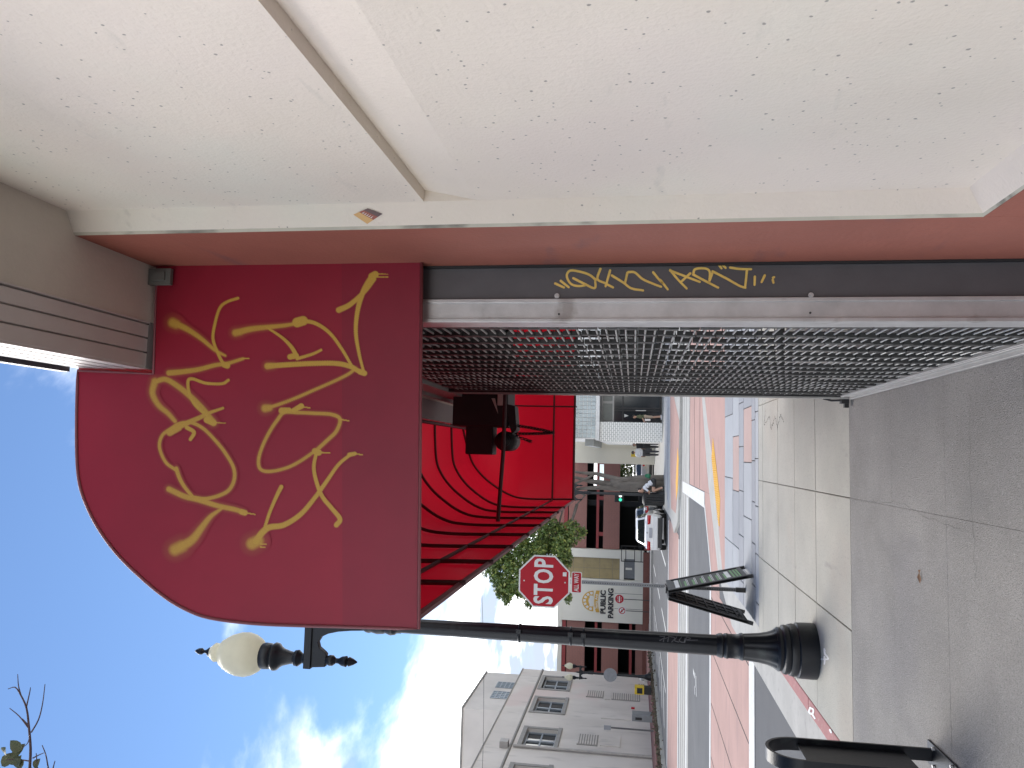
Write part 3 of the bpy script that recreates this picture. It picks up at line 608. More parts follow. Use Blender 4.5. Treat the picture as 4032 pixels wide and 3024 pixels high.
for vm in (vinyl_end, vinyl_band):
    m = vm.copy(); m.name = vm.name + '_sprayed'; me.materials.append(m); t_, N_, L_, b_ = nodes_of(m); src = base_link(t_); mxn = N_('ShaderNodeMixRGB'); at_ = N_('ShaderNodeAttribute'); at_.attribute_name = 'a'
    gg = N_('ShaderNodeNewGeometry'); n_ = N_('ShaderNodeTexNoise'); n_.inputs['Scale'].default_value = 300; n_.inputs['Detail'].default_value = 2; L_(gg.outputs['Position'], n_.inputs['Vector'])
    mu = N_('ShaderNodeMath'); mu.operation = 'MULTIPLY_ADD'; L_(n_.outputs['Fac'], mu.inputs[0]); mu.inputs[1].default_value = .5; mu.inputs[2].default_value = .76; m2_ = N_('ShaderNodeMath'); m2_.operation = 'MULTIPLY'; m2_.use_clamp = True; L_(mu.outputs[0], m2_.inputs[0]); L_(at_.outputs['Fac'], m2_.inputs[1])
    L_(m2_.outputs[0], mxn.inputs[0]); L_(src, mxn.inputs[1]); mxn.inputs[2].default_value = (0.58, 0.36, 0.055, 1); L_(mxn.outputs[0], b_.inputs['Base Color'])
me.polygons.foreach_set('material_index', [1 if a_ > 1173 else 0 for a_ in ga[ii]])
at_ = me.attributes.new('a', 'FLOAT', 'POINT'); at_.data.foreach_set('value', cover_[need]); me.update(); link('yellow_graffiti', me, panel)
# marker tag on the jamb
def P_J(x, y, off): return PY(x, y, 2.6672-off)
def J(pts): return [q('J', *p) for p in pts]
def K_(pts): return [q('K', *p) for p in pts]
jt = [J([(1297,368),(1372,402)]), J([(1345,345),(1414,400)]), J([(1650,335),(1590,290),(1500,262),(1430,255),(1400,285),(1405,330),(1440,375),(1500,390),(1555,384)]), J([(1455,322),(1550,370),(1640,408),(1645,340)]),
      J([(1690,240),(1665,328),(1730,365),(1800,402)]), J([(1775,255),(1735,392)]), J([(1790,298),(1890,360),(1960,410),(2062,428)]), J([(1925,275),(1905,365)]), J([(1935,268),(1990,272),(2060,330),(2150,370),(2218,396)]), J([(2150,270),(2190,320),(2225,360)]),
      K_([(0,235),(45,292)]), K_([(60,175),(105,230),(160,287)]), K_([(60,178),(130,205),(240,247)]), K_([(182,195),(128,245)]), K_([(200,203),(212,170),(270,165),(300,185),(298,245)]), K_([(205,205),(280,245),(352,282)]), K_([(320,183),(300,240)]),
      K_([(318,183),(400,225),(480,270),(517,282)]), K_([(425,160),(480,168),(552,170)]), K_([(527,175),(522,225),(515,282)]), K_([(358,145),(372,165)]), K_([(378,143),(397,162)]), K_([(575,215),(573,265)]), K_([(635,208),(616,248)]), K_([(686,222),(692,218)]), K_([(684,236),(688,252)])]
soft_ribbon([(s_, 9, 8, .2) for s_ in jt], P_J, 'marker_tag', marker, gate, 0.0008, gate.location)

# ------------------------------------------------------------------ gate operator with hand chain
op = thing('gate_operator', 'black gate motor with hanging hand chain under the red awning', 'motor', (0.2, 6.6, 2.6))
b = MB(); b.box(-0.02, 0.25, 6.55, 6.75, 2.79, 3.03); b.box(0.22, 0.75, 6.5, 6.9, 2.66, 3.14); b.build('housing', blackm, op, bevel=.01)
b = MB(); b.smooth = True; b.tube([(0.10, 6.50, 2.68), (0.10, 6.85, 2.68)], 0.085, 16); b.tube([(0.10, 6.46, 2.68), (0.10, 6.505, 2.68)], 0.05, 12); b.build('motor_barrel', blackm, op)
b = MB(); b.prism([(0.16, 6.5, 2.62), (0.42, 6.5, 2.70), (0.40, 6.5, 2.60), (0.20, 6.5, 2.58)], (0, 0.2, 0)); b.build('chain_wheel_guard', blackm, op)
b = MB(); b.prism([(0.33, 6.48, 2.74), (0.46, 6.48, 2.80), (0.46, 6.48, 2.77)], (0, 0.01, 0)); b.box(0.40, 0.50, 6.47, 6.48, 2.70, 2.745); b.build('label_plate', mat('label_paper', (0.55, 0.5, 0.45), .6), op)
def chain(p0, p1, p2, n=26):
    b = MB()
    for i in range(n):
        t = (i+.5)/n; p = np.array(p0)*(1-t)**2+2*t*(1-t)*np.array(p1)+np.array(p2)*t*t; a = 0.010 if i % 2 else 0.003; bq = 0.003 if i % 2 else 0.010
        b.tube([p+[a, bq, 0.011], p+[a, bq, -0.011], p+[-a, -bq, -0.011], p+[-a, -bq, 0.011], p+[a, bq, 0.011]], 0.0038, 4)
    b.build('chain', blackm, op)
chain((0.235, 6.56, 2.60), (0.215, 6.56, 2.42), (0.18, 6.56, 2.27)); chain((0.165, 6.56, 2.60), (0.165, 6.56, 2.40), (0.18, 6.56, 2.27)); chain((0.15, 6.56, 2.60), (0.11, 6.56, 2.50), (0.10, 6.56, 2.46), 10)
# ------------------------------------------------------------------ street lamps
globe = mat('lamp_globe_acrylic', (0.62, 0.60, 0.50), 0.35, var=0.08, vs=14, bump=0.25, bs=160)
_t, _N, _L, _b = nodes_of(globe)
_tn = _N('ShaderNodeBsdfTranslucent'); _tn.inputs[0].default_value = (0.85, 0.83, 0.70, 1); _ms = _N('ShaderNodeMixShader'); _ms.inputs[0].default_value = 0.5
_L(_b.outputs[0], _ms.inputs[1]); _L(_tn.outputs[0], _ms.inputs[2]); _L(_ms.outputs[0], _t.nodes['Material Output'].inputs[0])
def make_lamp(label, loc):
    t = thing('street_lamp', label, 'street lamp', loc); c = np.array(loc)
    b = MB(); b.smooth = True
    b.lathe([(0.238, 0), (0.240, 0.03), (0.236, 0.155), (0.222, 0.165), (0.226, 0.19), (0.218, 0.225), (0.205, 0.23), (0.212, 0.255), (0.208, 0.275), (0.185, 0.29), (0.190, 0.315), (0.178, 0.335)], 32, c); b.build('plinth', black, t, auto=True)
    b = MB(); b.smooth = True; fl = lambda i, a: 1.0 - 0.05*abs(math.sin(a*6))**3
    b.lathe([(0.176, 0.335), (0.160, 0.36), (0.142, 0.41), (0.128, 0.48), (0.119, 0.57), (0.115, 0.615)], 72, c, fl)
    b.build('fluted_base', black, t, auto=True)
    b = MB(); b.smooth = True
    b.lathe([(0.116, 0.612), (0.122, 0.622), (0.116, 0.64), (0.108, 0.65), (0.106, 0.74), (0.112, 0.752), (0.109, 0.77), (0.098, 0.785), (0.110, 0.80), (0.106, 0.82), (0.094, 0.845)], 16, c); b.build('collar', black, t, auto=True)
    b = MB(); b.smooth = True; fl2 = lambda i, a: 1.0 - 0.045*abs(math.sin(a*4))**4
    b.lathe([(0.091, 0.84), (0.086, 1.6), (0.078, 2.6), (0.070, 3.8)], 64, c, fl2); b.build('pole', black, t, auto=True)
    for zz in (2.02, 2.14, 2.62):
        b = MB(); b.smooth = True; b.lathe([(0.083, zz), (0.086, zz+.004), (0.086, zz+.016), (0.082, zz+.02)], 20, c); b.box(c[0]+.01, c[0]+.05, c[1]-.098, c[1]-.07, c[2]+zz-.01, c[2]+zz+.035); b.build('strap_band', black, t, auto=True)
    b = MB(); b.smooth = True
    b.lathe([(0.074, 3.78), (0.076, 3.82), (0.092, 3.84), (0.098, 3.88), (0.080, 3.93), (0.088, 3.95), (0.094, 4.01), (0.080, 4.07), (0.088, 4.09), (0.084, 4.12), (0.062, 4.16), (0.050, 4.55), (0.065, 4.62), (0.05, 4.70), (0.07, 4.74), (0.045, 4.80), (0.055, 4.86), (0.03, 4.94), (0.004, 5.06)], 20, c); b.build('capital', black, t, auto=True)
    for s in (-1, 1):
        xo = 0.37*s
        # arm: top bar plus a bracket web with a curved underside
        bb = MB(); top = [(0, 4.72), (0.12, 4.72), (0.445, 4.72), (0.445, 4.685), (0.43, 4.52), (0.31, 4.51)]
        und = [(0.29, 4.53), (0.25, 4.585), (0.20, 4.60), (0.15, 4.57), (0.115, 4.50), (0.09, 4.40), (0.075, 4.28), (0.065, 4.14), (0, 4.14)]
        pts = [(c[0]+s*x, c[1]-0.03, c[2]+z) for x, z in top+und]; 
        if s < 0: pts = pts[::-1]
        bb.prism(pts[::-1], (0, 0.06, 0)); bb.box(*(sorted((c[0]+s*0.05, c[0]+s*0.455))), c[1]-0.05, c[1]+0.05, c[2]+4.66, c[2]+4.735)
        arm = bb.build('arm', black, t, bevel=0.006)
        cc_ = c + np.array([xo, 0, 0])
        b = MB(); b.smooth = True; b.lathe([(0.006, 4.205), (0.028, 4.24), (0.046, 4.285), (0.030, 4.30), (0.052, 4.315), (0.044, 4.36), (0.026, 4.39), (0.024, 4.42), (0.05, 4.45), (0.052, 4.48), (0.035, 4.52)], 20, cc_); b.build('drop_finial', black, arm, auto=True)
        b = MB(); b.smooth = True; b.lathe([(0.05, 4.735), (0.045, 4.76), (0.062, 4.785), (0.078, 4.805), (0.074, 4.835), (0.056, 4.85), (0.060, 4.88), (0.082, 4.96), (0.105, 5.0), (0.128, 5.02), (0.134, 5.045), (0.118, 5.07), (0.105, 5.075), (0.122, 5.095), (0.126, 5.15), (0.118, 5.175)], 24, cc_); b.build('fitter', black, arm, auto=True)
        b = MB(); b.smooth = True; b.lathe([(0.115, 5.172), (0.158, 5.215), (0.192, 5.275), (0.210, 5.345), (0.205, 5.42), (0.180, 5.50), (0.150, 5.555), (0.138, 5.565), (0.128, 5.59), (0.085, 5.612), (0.078, 5.63), (0.088, 5.65), (0.090, 5.675), (0.062, 5.71), (0.045, 5.725)], 32, cc_); g_ = b.build('globe', globe, arm, auto=True)
        b = MB(); b.smooth = True; b.lathe([(0.048, 5.722), (0.042, 5.745), (0.018, 5.775), (0.014, 5.795), (0.032, 5.82), (0.030, 5.85), (0.012, 5.885), (0.003, 5.895)], 14, cc_); b.build('finial', black, arm, auto=True)
    return t
lamp = make_lamp('tall black twin globe street lamp with fluted base beside the red awning', (-1.675, 7.36, 0.0))
lc = np.array(lamp.location)
def P_L(x, y, off):
    d = ray(x, y); p = CAM + d*(7.36/d[1]); dx = p[0]-lc[0]; r_ = 0.0865+off; yy = 7.36 - math.sqrt(max(1e-6, r_*r_-dx*dx)) if abs(dx) < r_ else 7.36
    return CAM + d*(yy/d[1])
sc = [[(250,905),(300,915),(250,950)], [(300,905),(285,960)], [(300,930),(345,915)], [(340,905),(330,960)], [(350,910),(400,925),(370,965)], [(420,915),(400,950),(440,965)], [(470,915),(445,950),(490,968),(505,925)], [(520,915),(500,970)], [(520,915),(560,930),(520,945),(630,945)]]
soft_ribbon([([q('6', *p) for p in s_], 3.2, 3.0, .2) for s_ in sc], P_L, 'scratched_tag', scratch, lamp, 0.002, lamp.location)
for label, loc, s in (('black twin globe street lamp with a grey disc sign by the grey stucco building', (-14.5, 53.5, 0.28), 1.0), ('black street lamp standing against the twisted tree trunk', (-1.98, 41.2, 0.0), 1.0)):
    c = copy_tree(lamp); c.location = loc; c['label'] = label
    for ch in list(c.children):
        if ch.name.startswith('scratched_tag'): bpy.data.objects.remove(ch)
l2 = [o for o in bpy.data.objects if o.get('label', '').startswith('black twin globe')][0]
# round sign back on the far lamp
rs = thing('round_sign', 'grey back of a round sign on the far twin globe lamp', 'sign', (-14.5, 53.4, 2.2))
MB().disc((-14.5, 53.36, 2.95), 0.44, (0, -1, 0), 28, 0.02).build('sign_disc', mat('sign_back_grey', (0.25, 0.26, 0.28), .5, metal=.3), rs)
MB().box(-14.52, -14.48, 53.37, 53.42, 2.6, 3.3).build('sign_clamp', linkm, rs)
# white sprayed mark on the pavement
def P_G(x, y, off): p = G(x, y, 0.0015+off); return p
wm2 = [[q('7', *p) for p in s_] for s_ in ([(780,172),(826,172)], [(800,110),(805,135),(818,150),(828,168)], [(800,155),(803,180),(800,205)], [(800,100),(804,112)])]
soft_ribbon([(s_, 7, 6, .25) for s_ in wm2], P_G, 'sprayed_mark', whitespray, walk, 0.0, (0, 0, 0))
kw = [[q('7', *p) for p in s_] for s_ in ([(700,515),(692,545),(715,560),(722,530),(700,515)], [(712,555),(732,590)], [(840,672),(848,690)])]
soft_ribbon([(s_, 7, 6, .25) for s_ in kw], P_G, 'sprayed_mark', whitespray, kerb, 0.001, kerb.location)
# dead leaf
lp = G(3625, 2278, 0.004); lb = MB(); lb.poly([lp+[-.03, 0, .004], lp+[0, -.012, 0], lp+[.035, .005, .006], lp+[.005, .014, .014]]); lb.poly([lp+[.02, .004, .005], lp+[.05, -.006, .002], lp+[.045, .010, .010]])
lb.build('dead_leaf', mat('dead_leaf_brown', (0.20, 0.11, 0.06), .8), org=lp, label='curled brown dead leaf lying on the dark sidewalk', cat='leaf')
# joint cracks in the dark slab
def crack(name, pts, w_, z=0.0012):
    b = MB(); pts = [np.array(p) for p in pts]; L_ = []
    for i in range(len(pts)-1):
        for t in np.linspace(0, 1, 14, endpoint=False): L_.append(pts[i]*(1-t)+pts[i+1]*t + rng.normal(0, .010, 2))
    for i in range(len(L_)-1):
        a, c = L_[i], L_[i+1]; d = c-a; n_ = np.array([-d[1], d[0]]); n_ = n_/(np.linalg.norm(n_)+1e-9)*w_*random.uniform(.4, 1.2)
        b.poly([(*(a-n_), z), (*(c-n_), z), (*(c+n_), z), (*(a+n_), z)])
    return b.build(name, grout, walk)
crack('crack', [(0.34, 4.02), (-0.05, 4.05), (-0.6, 4.0)], .0010)
crack('crack', [(-0.29, 6.1), (-0.24, 5.1), (-0.33, 4.1)], .0008)
# scribbled tar mark on the light slab by the gate
for pts in ([(0.62, 9.9), (0.42, 10.0), (0.52, 9.6), (0.35, 9.5), (0.50, 9.25), (0.36, 9.1), (0.5, 8.9), (0.4, 8.7)],): crack('crack', pts, .005)

# ------------------------------------------------------------------ bike rack
rk = thing('bike_rack', 'black steel hoop bike rack with a centre panel on the dark sidewalk', 'bike rack', (-1.52, 4.42, 0))
xc, ya, yb, zt = -1.545, 4.26, 4.60, 0.89
mid = (ya+yb)/2; rr = (yb-ya)/2
def loop(r_, yy0, yy1):
    pts = [(yy0, 0.012)] + [(mid + r_*math.cos(a), zt-rr+r_*math.sin(a)) for a in np.linspace(math.pi, 0, 17)] + [(yy1, 0.012)]
    return pts
o_ = loop(rr, ya, yb); i_ = loop(rr-0.016, ya+.016, yb-.016); b = MB(); b.smooth = True; W = 0.032
ao = b.add([(xc-W, y, z) for y, z in o_]); bo = b.add([(xc+W, y, z) for y, z in o_]); ai = b.add([(xc-W, y, z) for y, z in i_]); bi = b.add([(xc+W, y, z) for y, z in i_]); n_ = len(o_)
for i in range(n_-1):
    b.face([ao+i, bo+i, bo+i+1, ao+i+1]); b.face([ai+i, ai+i+1, bi+i+1, bi+i]); b.face([bo+i, bi+i, bi+i+1, bo+i+1]); b.face([ao+i, ao+i+1, ai+i+1, ai+i])
b.build('hoop', black, rk, auto=True)
MB().box(xc-0.006, xc+0.006, ya+.0165, yb-.0165, 0.15, 0.70).build('centre_panel', black, rk, bevel=.002)
b = MB(); b.box(xc-.06, xc+.06, ya-.05, yb+.05, 0.0015, 0.012); b.build('base_plate', black, rk, bevel=.002)
for y in (ya+.05, yb-.05):
    for sx in (-1, 1): MB().disc((xc+sx*.045, y, .0121), .009, (0, 0, 1), 6, .012).build('anchor_bolt', steel, rk)

# ------------------------------------------------------------------ sandwich board
ab = thing('sandwich_board', 'black folding sandwich board with green and white printed menu by the stop sign', 'sign', (-1.85, 11.3, 0))
def brd(xb, xt, face_out):
    """one leaf of the board: frame, ribs, feet; leans from (xb, 0) to (xt, 1.1)"""
    y0, y1 = 10.86, 11.70; d = np.array([xt-xb, 0, 1.10]); L_ = np.linalg.norm(d); d /= L_; nrm = np.array([d[2], 0, -d[0]])
    def at(u, v, n): return np.array([xb, y0, 0.01]) + d*(v*L_) + np.array([0, (y1-y0)*u, 0]) + nrm*n
    def slabm(u0, u1, v0, v1, n0, n1, name, m, par=None):
        b = MB(); b.prism([at(u0, v0, n0), at(u1, v0, n0), at(u1, v1, n0), at(u0, v1, n0)], nrm*(n1-n0)); return b.build(name, m, par or ab)
    lf = slabm(0, 1, 0.06, 1, -0.010, 0.010, 'board_leaf', blackm)
    for u0, u1 in ((0, .07), (.93, 1)): slabm(u0, u1, 0.0, 1.0, -0.022, 0.022, 'leaf_rail', blackm, lf)
    slabm(.07, .93, .94, 1.0, -.02, .02, 'leaf_rail', blackm, lf); slabm(.07, .93, .06, .11, -.02, .02, 'leaf_rail', blackm, lf)
    return at, slabm, lf
at, slabm, lf1 = brd(-1.545, -1.81, 1)
gp = mat('print_green', (0.06, 0.22, 0.05), .5); wp = mat('print_white', (0.6, 0.6, 0.58), .5)
slabm(.12, .88, .855, .905, .010, .0125, 'printed_header', wp, lf1)
for v in (.80, .70, .60, .50, .41, .32): slabm(.14, .62, v-.035, v-.010, .010, .0125, 'printed_line', gp, lf1)
for v in (.76, .745, .66, .645, .56, .545, .46, .445, .37, .355): slabm(.16, .80, v-.006, v, .010, .0125, 'printed_line', wp, lf1)
slabm(.14, .88, .83, .836, .010, .0125, 'printed_line', gp, lf1); slabm(.2, .8, .235, .285, .010, .0125, 'printed_line', wp, lf1)
for v in (.21, .17, .135): slabm(.14, .86, v-.02, v, .010, .0125, 'printed_line', gp, lf1)
at2, slabm2, lf2 = brd(-2.17, -1.90, -1)
for v in np.linspace(.16, .88, 7): slabm2(.10, .90, v, v+.018, .010, .026, 'stiffening_rib', blackm, lf2)
for u in (.36, .62): slabm2(u, u+.02, .12, .93, .0101, .022, 'stiffening_rib', blackm, lf2)
for y in (11.0, 11.57):
    b = MB(); b.smooth = True; b.tube([(-1.855, y-.03, 1.085), (-1.855, y+.03, 1.085)], .028, 12); b.build('hinge', blackm, ab)
for k in range(4): MB().box(-1.845, -1.80, 11.15+k*.07, 11.18+k*.07, 1.085, 1.125).build('handle_bar', blackm, ab)
MB().box(-1.875, -1.79, 11.12, 11.42, 1.12, 1.14).build('carry_handle', blackm, ab)

# ------------------------------------------------------------------ text helper
def text_mb(s_, size, bold=0.0, sx=1.0, spacing=1.0):
    cu = bpy.data.curves.new('txt', 'FONT'); cu.body = s_; cu.size = size; cu.align_x = 'CENTER'; cu.align_y = 'CENTER'; cu.offset = bold; cu.extrude = 0.0; cu.space_character = spacing; cu.resolution_u = 3
    o = bpy.data.objects.new('txt', cu); COL.objects.link(o); dg = bpy.context.evaluated_depsgraph_get(); me = o.evaluated_get(dg).to_mesh()
    vs = [(v.co.x*sx, v.co.y) for v in me.vertices]; fs = [tuple(p.vertices) for p in me.polygons]; bpy.data.objects.remove(o); bpy.data.curves.remove(cu); return vs, fs
def text_on(s_, size, c, m, parent, name='lettering', bold=0.0, sx=1.0, depth=0.0, spacing=1.0, rot=0.0):
    """lettering in a plane facing -Y, centred on c"""
    vs, fs = text_mb(s_, size, bold, sx, spacing); b = MB(); cr_, sr_ = math.cos(rot), math.sin(rot)
    n = b.add([(c[0]+x*cr_-y*sr_, c[1]-depth, c[2]+x*sr_+y*cr_) for x, y in vs])
    for f in fs: b.face([n+i for i in f])
    if depth:
        n2 = b.add([(c[0]+x*cr_-y*sr_, c[1], c[2]+x*sr_+y*cr_) for x, y in vs]); ed = {}
        for f in fs:
            for i in range(len(f)):
                e = (f[i], f[(i+1) % len(f)]); ed[tuple(sorted(e))] = ed.get(tuple(sorted(e)), []) + [e]
        for k, e in ed.items():
            if len(e) == 1: b.face([n+e[0][1], n+e[0][0], n2+e[0][0], n2+e[0][1]])
    return b.build(name, m, parent)

# ------------------------------------------------------------------ stop sign
ss = thing('stop_sign', 'red octagonal stop sign with an all way plate on a perforated post', 'road sign', (-1.86, 11.66, 0))
sred = mat('sign_red', (0.40, 0.010, 0.022), .45, var=.05, spec=.2); swhite = mat('sign_white', (0.66, 0.66, 0.64), .38, var=.03)
post = MB(); px0, py0 = -1.868, 11.68
post.box(px0-.025, px0+.025, py0-.025, py0+.025, 0, 3.22); pst = post.build('post', mat('post_galv', (0.20, 0.205, 0.21), .5, metal=.5, var=.1), ss)
MB().box(px0-.031, px0+.031, py0-.031, py0+.031, 0, 0.13).build('post_sleeve', linkm, pst)
b = MB()
for i in range(90): b.disc((px0, py0-.0252, .15+i*.034), .0075, (0, -1, 0), 8, .001)
b.build('post_holes', blackm, pst, kind='stuff')
cz = 2.885; cxs = -1.885
def octo(r, y): return [(cxs + r*math.cos(R_(22.5+45*k)), y, cz + r*math.sin(R_(22.5+45*k))) for k in range(8)]
rO = 0.762/2/math.cos(R_(22.5))
MB().prism(octo(rO, 11.648), (0, .004, 0)).build('sign_face', swhite, ss); MB().poly(octo(rO-.024, 11.646)[::-1]).build('red_field', sred, ss)
text_on('STOP', 0.385, (cxs, 11.644, cz-.005), swhite, ss, bold=0.010, sx=0.68, spacing=1.08)
for zz in (cz+.30, cz-.31): MB().disc((cxs, 11.645, zz), .011, (0, -1, 0), 10, .006).build('bolt', steel, ss)
b = MB(); b.box(cxs+.09, cxs+.15, 11.643, 11.645, cz-.33, cz-.275); b.build('small_sticker', swhite, ss)
rp = [(cxs+.155*sx_ + .02*math.cos(a)*0, 0, 0) for sx_ in (1,) for a in (0,)]
def rrect(cx_, cz_, w_, h_, r_, y): return [(cx_+sx_*(w_/2-r_)+r_*math.cos(a), y, cz_+sz_*(h_/2-r_)+r_*math.sin(a)) for sx_, sz_, a0 in ((1,1,0),(-1,1,90),(-1,-1,180),(1,-1,270)) for a in [R_(a0+k*22.5) for k in range(5)]]
MB().prism(rrect(cxs+.01, 2.405, .305, .152, .02, 11.648), (0, .003, 0)).build('plate', swhite, ss); MB().poly(rrect(cxs+.01, 2.405, .285, .132, .015, 11.646)[::-1]).build('plate_field', sred, ss)
text_on('ALL WAY', 0.098, (cxs+.01, 11.644, 2.405), swhite, ss, bold=.0015, sx=0.62)
for z_, dx in ((2.50, 0),): MB().box(cxs-.02, cxs+.05, 11.649, 11.656, 2.33, 2.52).build('bracket', steel, ss)

# ------------------------------------------------------------------ street tree whose twigs reach into the view
bark = mat('twig_bark', (0.085, 0.055, 0.060), .8, var=.2, vs=20); leafm = mat('leaf_dull_green', (0.075, 0.085, 0.035), .6, var=.25, vs=8)
barkg = mat('grey_bark', (0.13, 0.115, 0.10), .9, var=.25, vs=6, bump=.6, bs=30)
tt = thing('street_tree', 'sparse young street tree with bare twigs and a few dull leaves', 'tree', (-2.0, 3.35, 0))
b = MB(); b.smooth = True; b.tube([(-1.95, 3.35, 0), (-1.96, 3.36, 1.2), (-2.02, 3.40, 2.4), (-2.05, 3.5, 3.4)], [.07, .06, .05, .035], 10); b.build('trunk', barkg, tt)
def TW(p): return QY('T', *p, 4.0)
b = MB(); b.smooth = True; e1 = TW((185, 1302)); b.tube([(-2.05, 3.5, 3.4), (-2.0, 3.75, 4.2), e1], [.032, .018, .0075], 7)
tw = [([(185,1302),(190,1180),(180,1050),(165,930),(130,850),(95,800),(50,810)],7,2), ([(130,850),(115,790),(110,718)],3.5,1.6), ([(165,920),(185,830),(190,800)],3.5,1.6), ([(195,1080),(240,1000),(265,900),(280,780)],4,1.8), ([(175,1050),(120,980),(60,930)],3.5,1.8), ([(180,1040),(140,995)],3,1.6), ([(205,1240),(240,1222),(272,1208)],4,1.8), ([(300,1302),(285,1220),(262,1160)],3.5,2), ([(330,1302),(342,1258)],3,2), ([(232,1302),(225,1210)],3,2), ([(185,1110),(170,1150),(135,1180)],3,1.5), ([(190,1260),(120,1250),(40,1250)],3.5,2)]
for pts, r0, r1 in tw:
    pp = bez([TW(p) for p in pts], 3) if len(pts) > 2 else [TW(p) for p in pts]; nn = len(pp); b.tube(pp, [(r0+(r1-r0)*i/(nn-1))*0.0011 for i in range(nn)], 6)
for pts in ([(300,1302)], [(330,1302)], [(232,1302)]): b.tube([(-2.0, 3.75, 4.2), TW(pts[0])], [.008, .004], 5)
b.build('branch', bark, tt)
def leaf(b, c, s, d, up, fold=.15):
    d = np.array(d, float); d /= np.linalg.norm(d); u = np.cross(d, up); u /= np.linalg.norm(u)+1e-9; n = np.cross(u, d); pts = []
    for t, w_ in ((0, 0), (.12, .30), (.35, .48), (.6, .42), (.82, .22), (1, 0)): pts.append((t, w_))
    mid_ = [c + d*s*t + n*s*.06*math.sin(t*3) for t, w_ in pts]; Lf = [m_ + u*s*w_*.8 + n*s*fold*w_ for m_, (t, w_) in zip(mid_, pts)]; Rt = [m_ - u*s*w_*.8 + n*s*fold*w_ for m_, (t, w_) in zip(mid_, pts)]
    for i in range(5):
        b.poly([mid_[i], mid_[i+1], Lf[i+1], Lf[i]]); b.poly([mid_[i+1], mid_[i], Rt[i], Rt[i+1]])
for k, (p, s) in enumerate((((135,1190),.085), ((150,1255),.085), ((80,1230),.08), ((30,1215),.075), ((10,1290),.09), ((60,1280),.08), ((160,1300),.07), ((210,1300),.06), ((100,1290),.07))):
    lb = MB(); c_ = TW(p); leaf(lb, c_, s, (random.uniform(-.5, .5), random.uniform(-.3, .3), random.uniform(.3, 1)*(1 if k < 2 else -.3)), (random.uniform(-.3, .3), -1, .2)); lb.build('leaf', leafm, tt)
lb = MB()
for k in range(240):
    c_ = np.array([-2.3, 3.3, 5.3]) + rng.normal(0, 1, 3)*[.42, .30, .45]
    if c_[0]/c_[1] > -.56: continue
    leaf(lb, c_, .08, rng.normal(0, 1, 3), rng.normal(0, 1, 3))
lb.build('crown', leafm, tt)
b = MB(); 
for k in range(9): b.tube([(-2.05, 3.5, 3.4), (-2.15+random.uniform(-.2, .05), 3.35, 4.3), (-2.3+random.uniform(-.5, .15), 3.2+random.uniform(-.4, .2), 5.4+random.uniform(-.4, .4))], [.02, .012, .004], 5)
b.build('branch', bark, tt)
# ------------------------------------------------------------------ parking structure at the end of the street
brickm = mat('brown_brick_wall', (0.30, 0.145, 0.12), .85, var=.10, vs=0.5, bump=.2, bs=12)
def brick_pattern(m, sx, sy, mort, c2):
    t, N_, L_, b = nodes_of(m); g = N_('ShaderNodeNewGeometry'); sp = N_('ShaderNodeSeparateXYZ'); L_(g.outputs['Position'], sp.inputs[0]); cb = N_('ShaderNodeCombineXYZ')
    ad = N_('ShaderNodeMath'); ad.operation = 'ADD'; L_(sp.outputs[0], ad.inputs[0]); L_(sp.outputs[1], ad.inputs[1]); L_(ad.outputs[0], cb.inputs[0]); L_(sp.outputs[2], cb.inputs[1])
    bt = N_('ShaderNodeTexBrick'); bt.inputs['Scale'].default_value = 1; bt.inputs['Brick Width'].default_value = sx; bt.inputs['Row Height'].default_value = sy; bt.inputs['Mortar Size'].default_value = mort
    L_(cb.outputs[0], bt.inputs['Vector']); src = base_link(t); mxn = N_('ShaderNodeMixRGB'); L_(bt.outputs['Fac'], mxn.inputs[0]); L_(src, mxn.inputs[1]); mxn.inputs[2].default_value = (*c2, 1); L_(mxn.outputs[0], b.inputs['Base Color'])
    bp = N_('ShaderNodeBump'); bp.invert = True; bp.inputs['Strength'].default_value = .6; bp.inputs['Distance'].default_value = .01; L_(bt.outputs['Fac'], bp.inputs['Height']); L_(bp.outputs[0], b.inputs['Normal'])
brick_pattern(brickm, .4, .15, .012, (0.24, 0.13, 0.115))
redrail = mat('red_beam_paint', (0.26, 0.045, 0.045), .7); pwhite = mat('parking_cream', (0.70, 0.68, 0.60), .8, var=.05, vs=.4)
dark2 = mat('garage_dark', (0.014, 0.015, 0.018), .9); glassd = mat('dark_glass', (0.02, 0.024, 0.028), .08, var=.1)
YK = 75.0
pk = thing('parking_structure', 'brown brick public parking structure with cream sign panel at the street end', 'building', (-10, YK, 0))
def bx(name, x0, x1, y0, y1, z0, z1, m, par=None, bevel=0): return MB().box(x0, x1, y0, y1, z0, z1).build(name, m, par or pk, bevel=bevel)
for i, (x0, x1) in enumerate(((-32, -15.62), (-8.85, 4.0))):
    bx('brick_spandrel', x0, x1, YK+.3, YK+.7, 5.95, 7.66, brickm); bx('brick_spandrel', x0, x1, YK+.3, YK+.7, 2.82, 4.36, brickm); bx('brick_base', x0, x1, YK+.3, YK+.7, -.1, 1.22 if i == 0 else .5, brickm)
    for z in (4.78, 1.55, 7.75): 
        if i == 1 and z == 1.55: continue
        bx('red_beam', x0, x1, YK+.25, YK+.5, z, z+.24 if z < 7 else z+.36, redrail)
    for x in np.arange(x0+1.2, x1, 3.4): bx('red_bracket', x, x+.35, YK+.32, YK+.45, 4.36, 4.78, redrail)
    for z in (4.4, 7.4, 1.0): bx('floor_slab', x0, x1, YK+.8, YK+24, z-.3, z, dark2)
    for x in np.arange(x0+4, x1, 7.0): bx('column', x, x+.5, YK+1.2, YK+1.7, 0, 7.6, dark2)
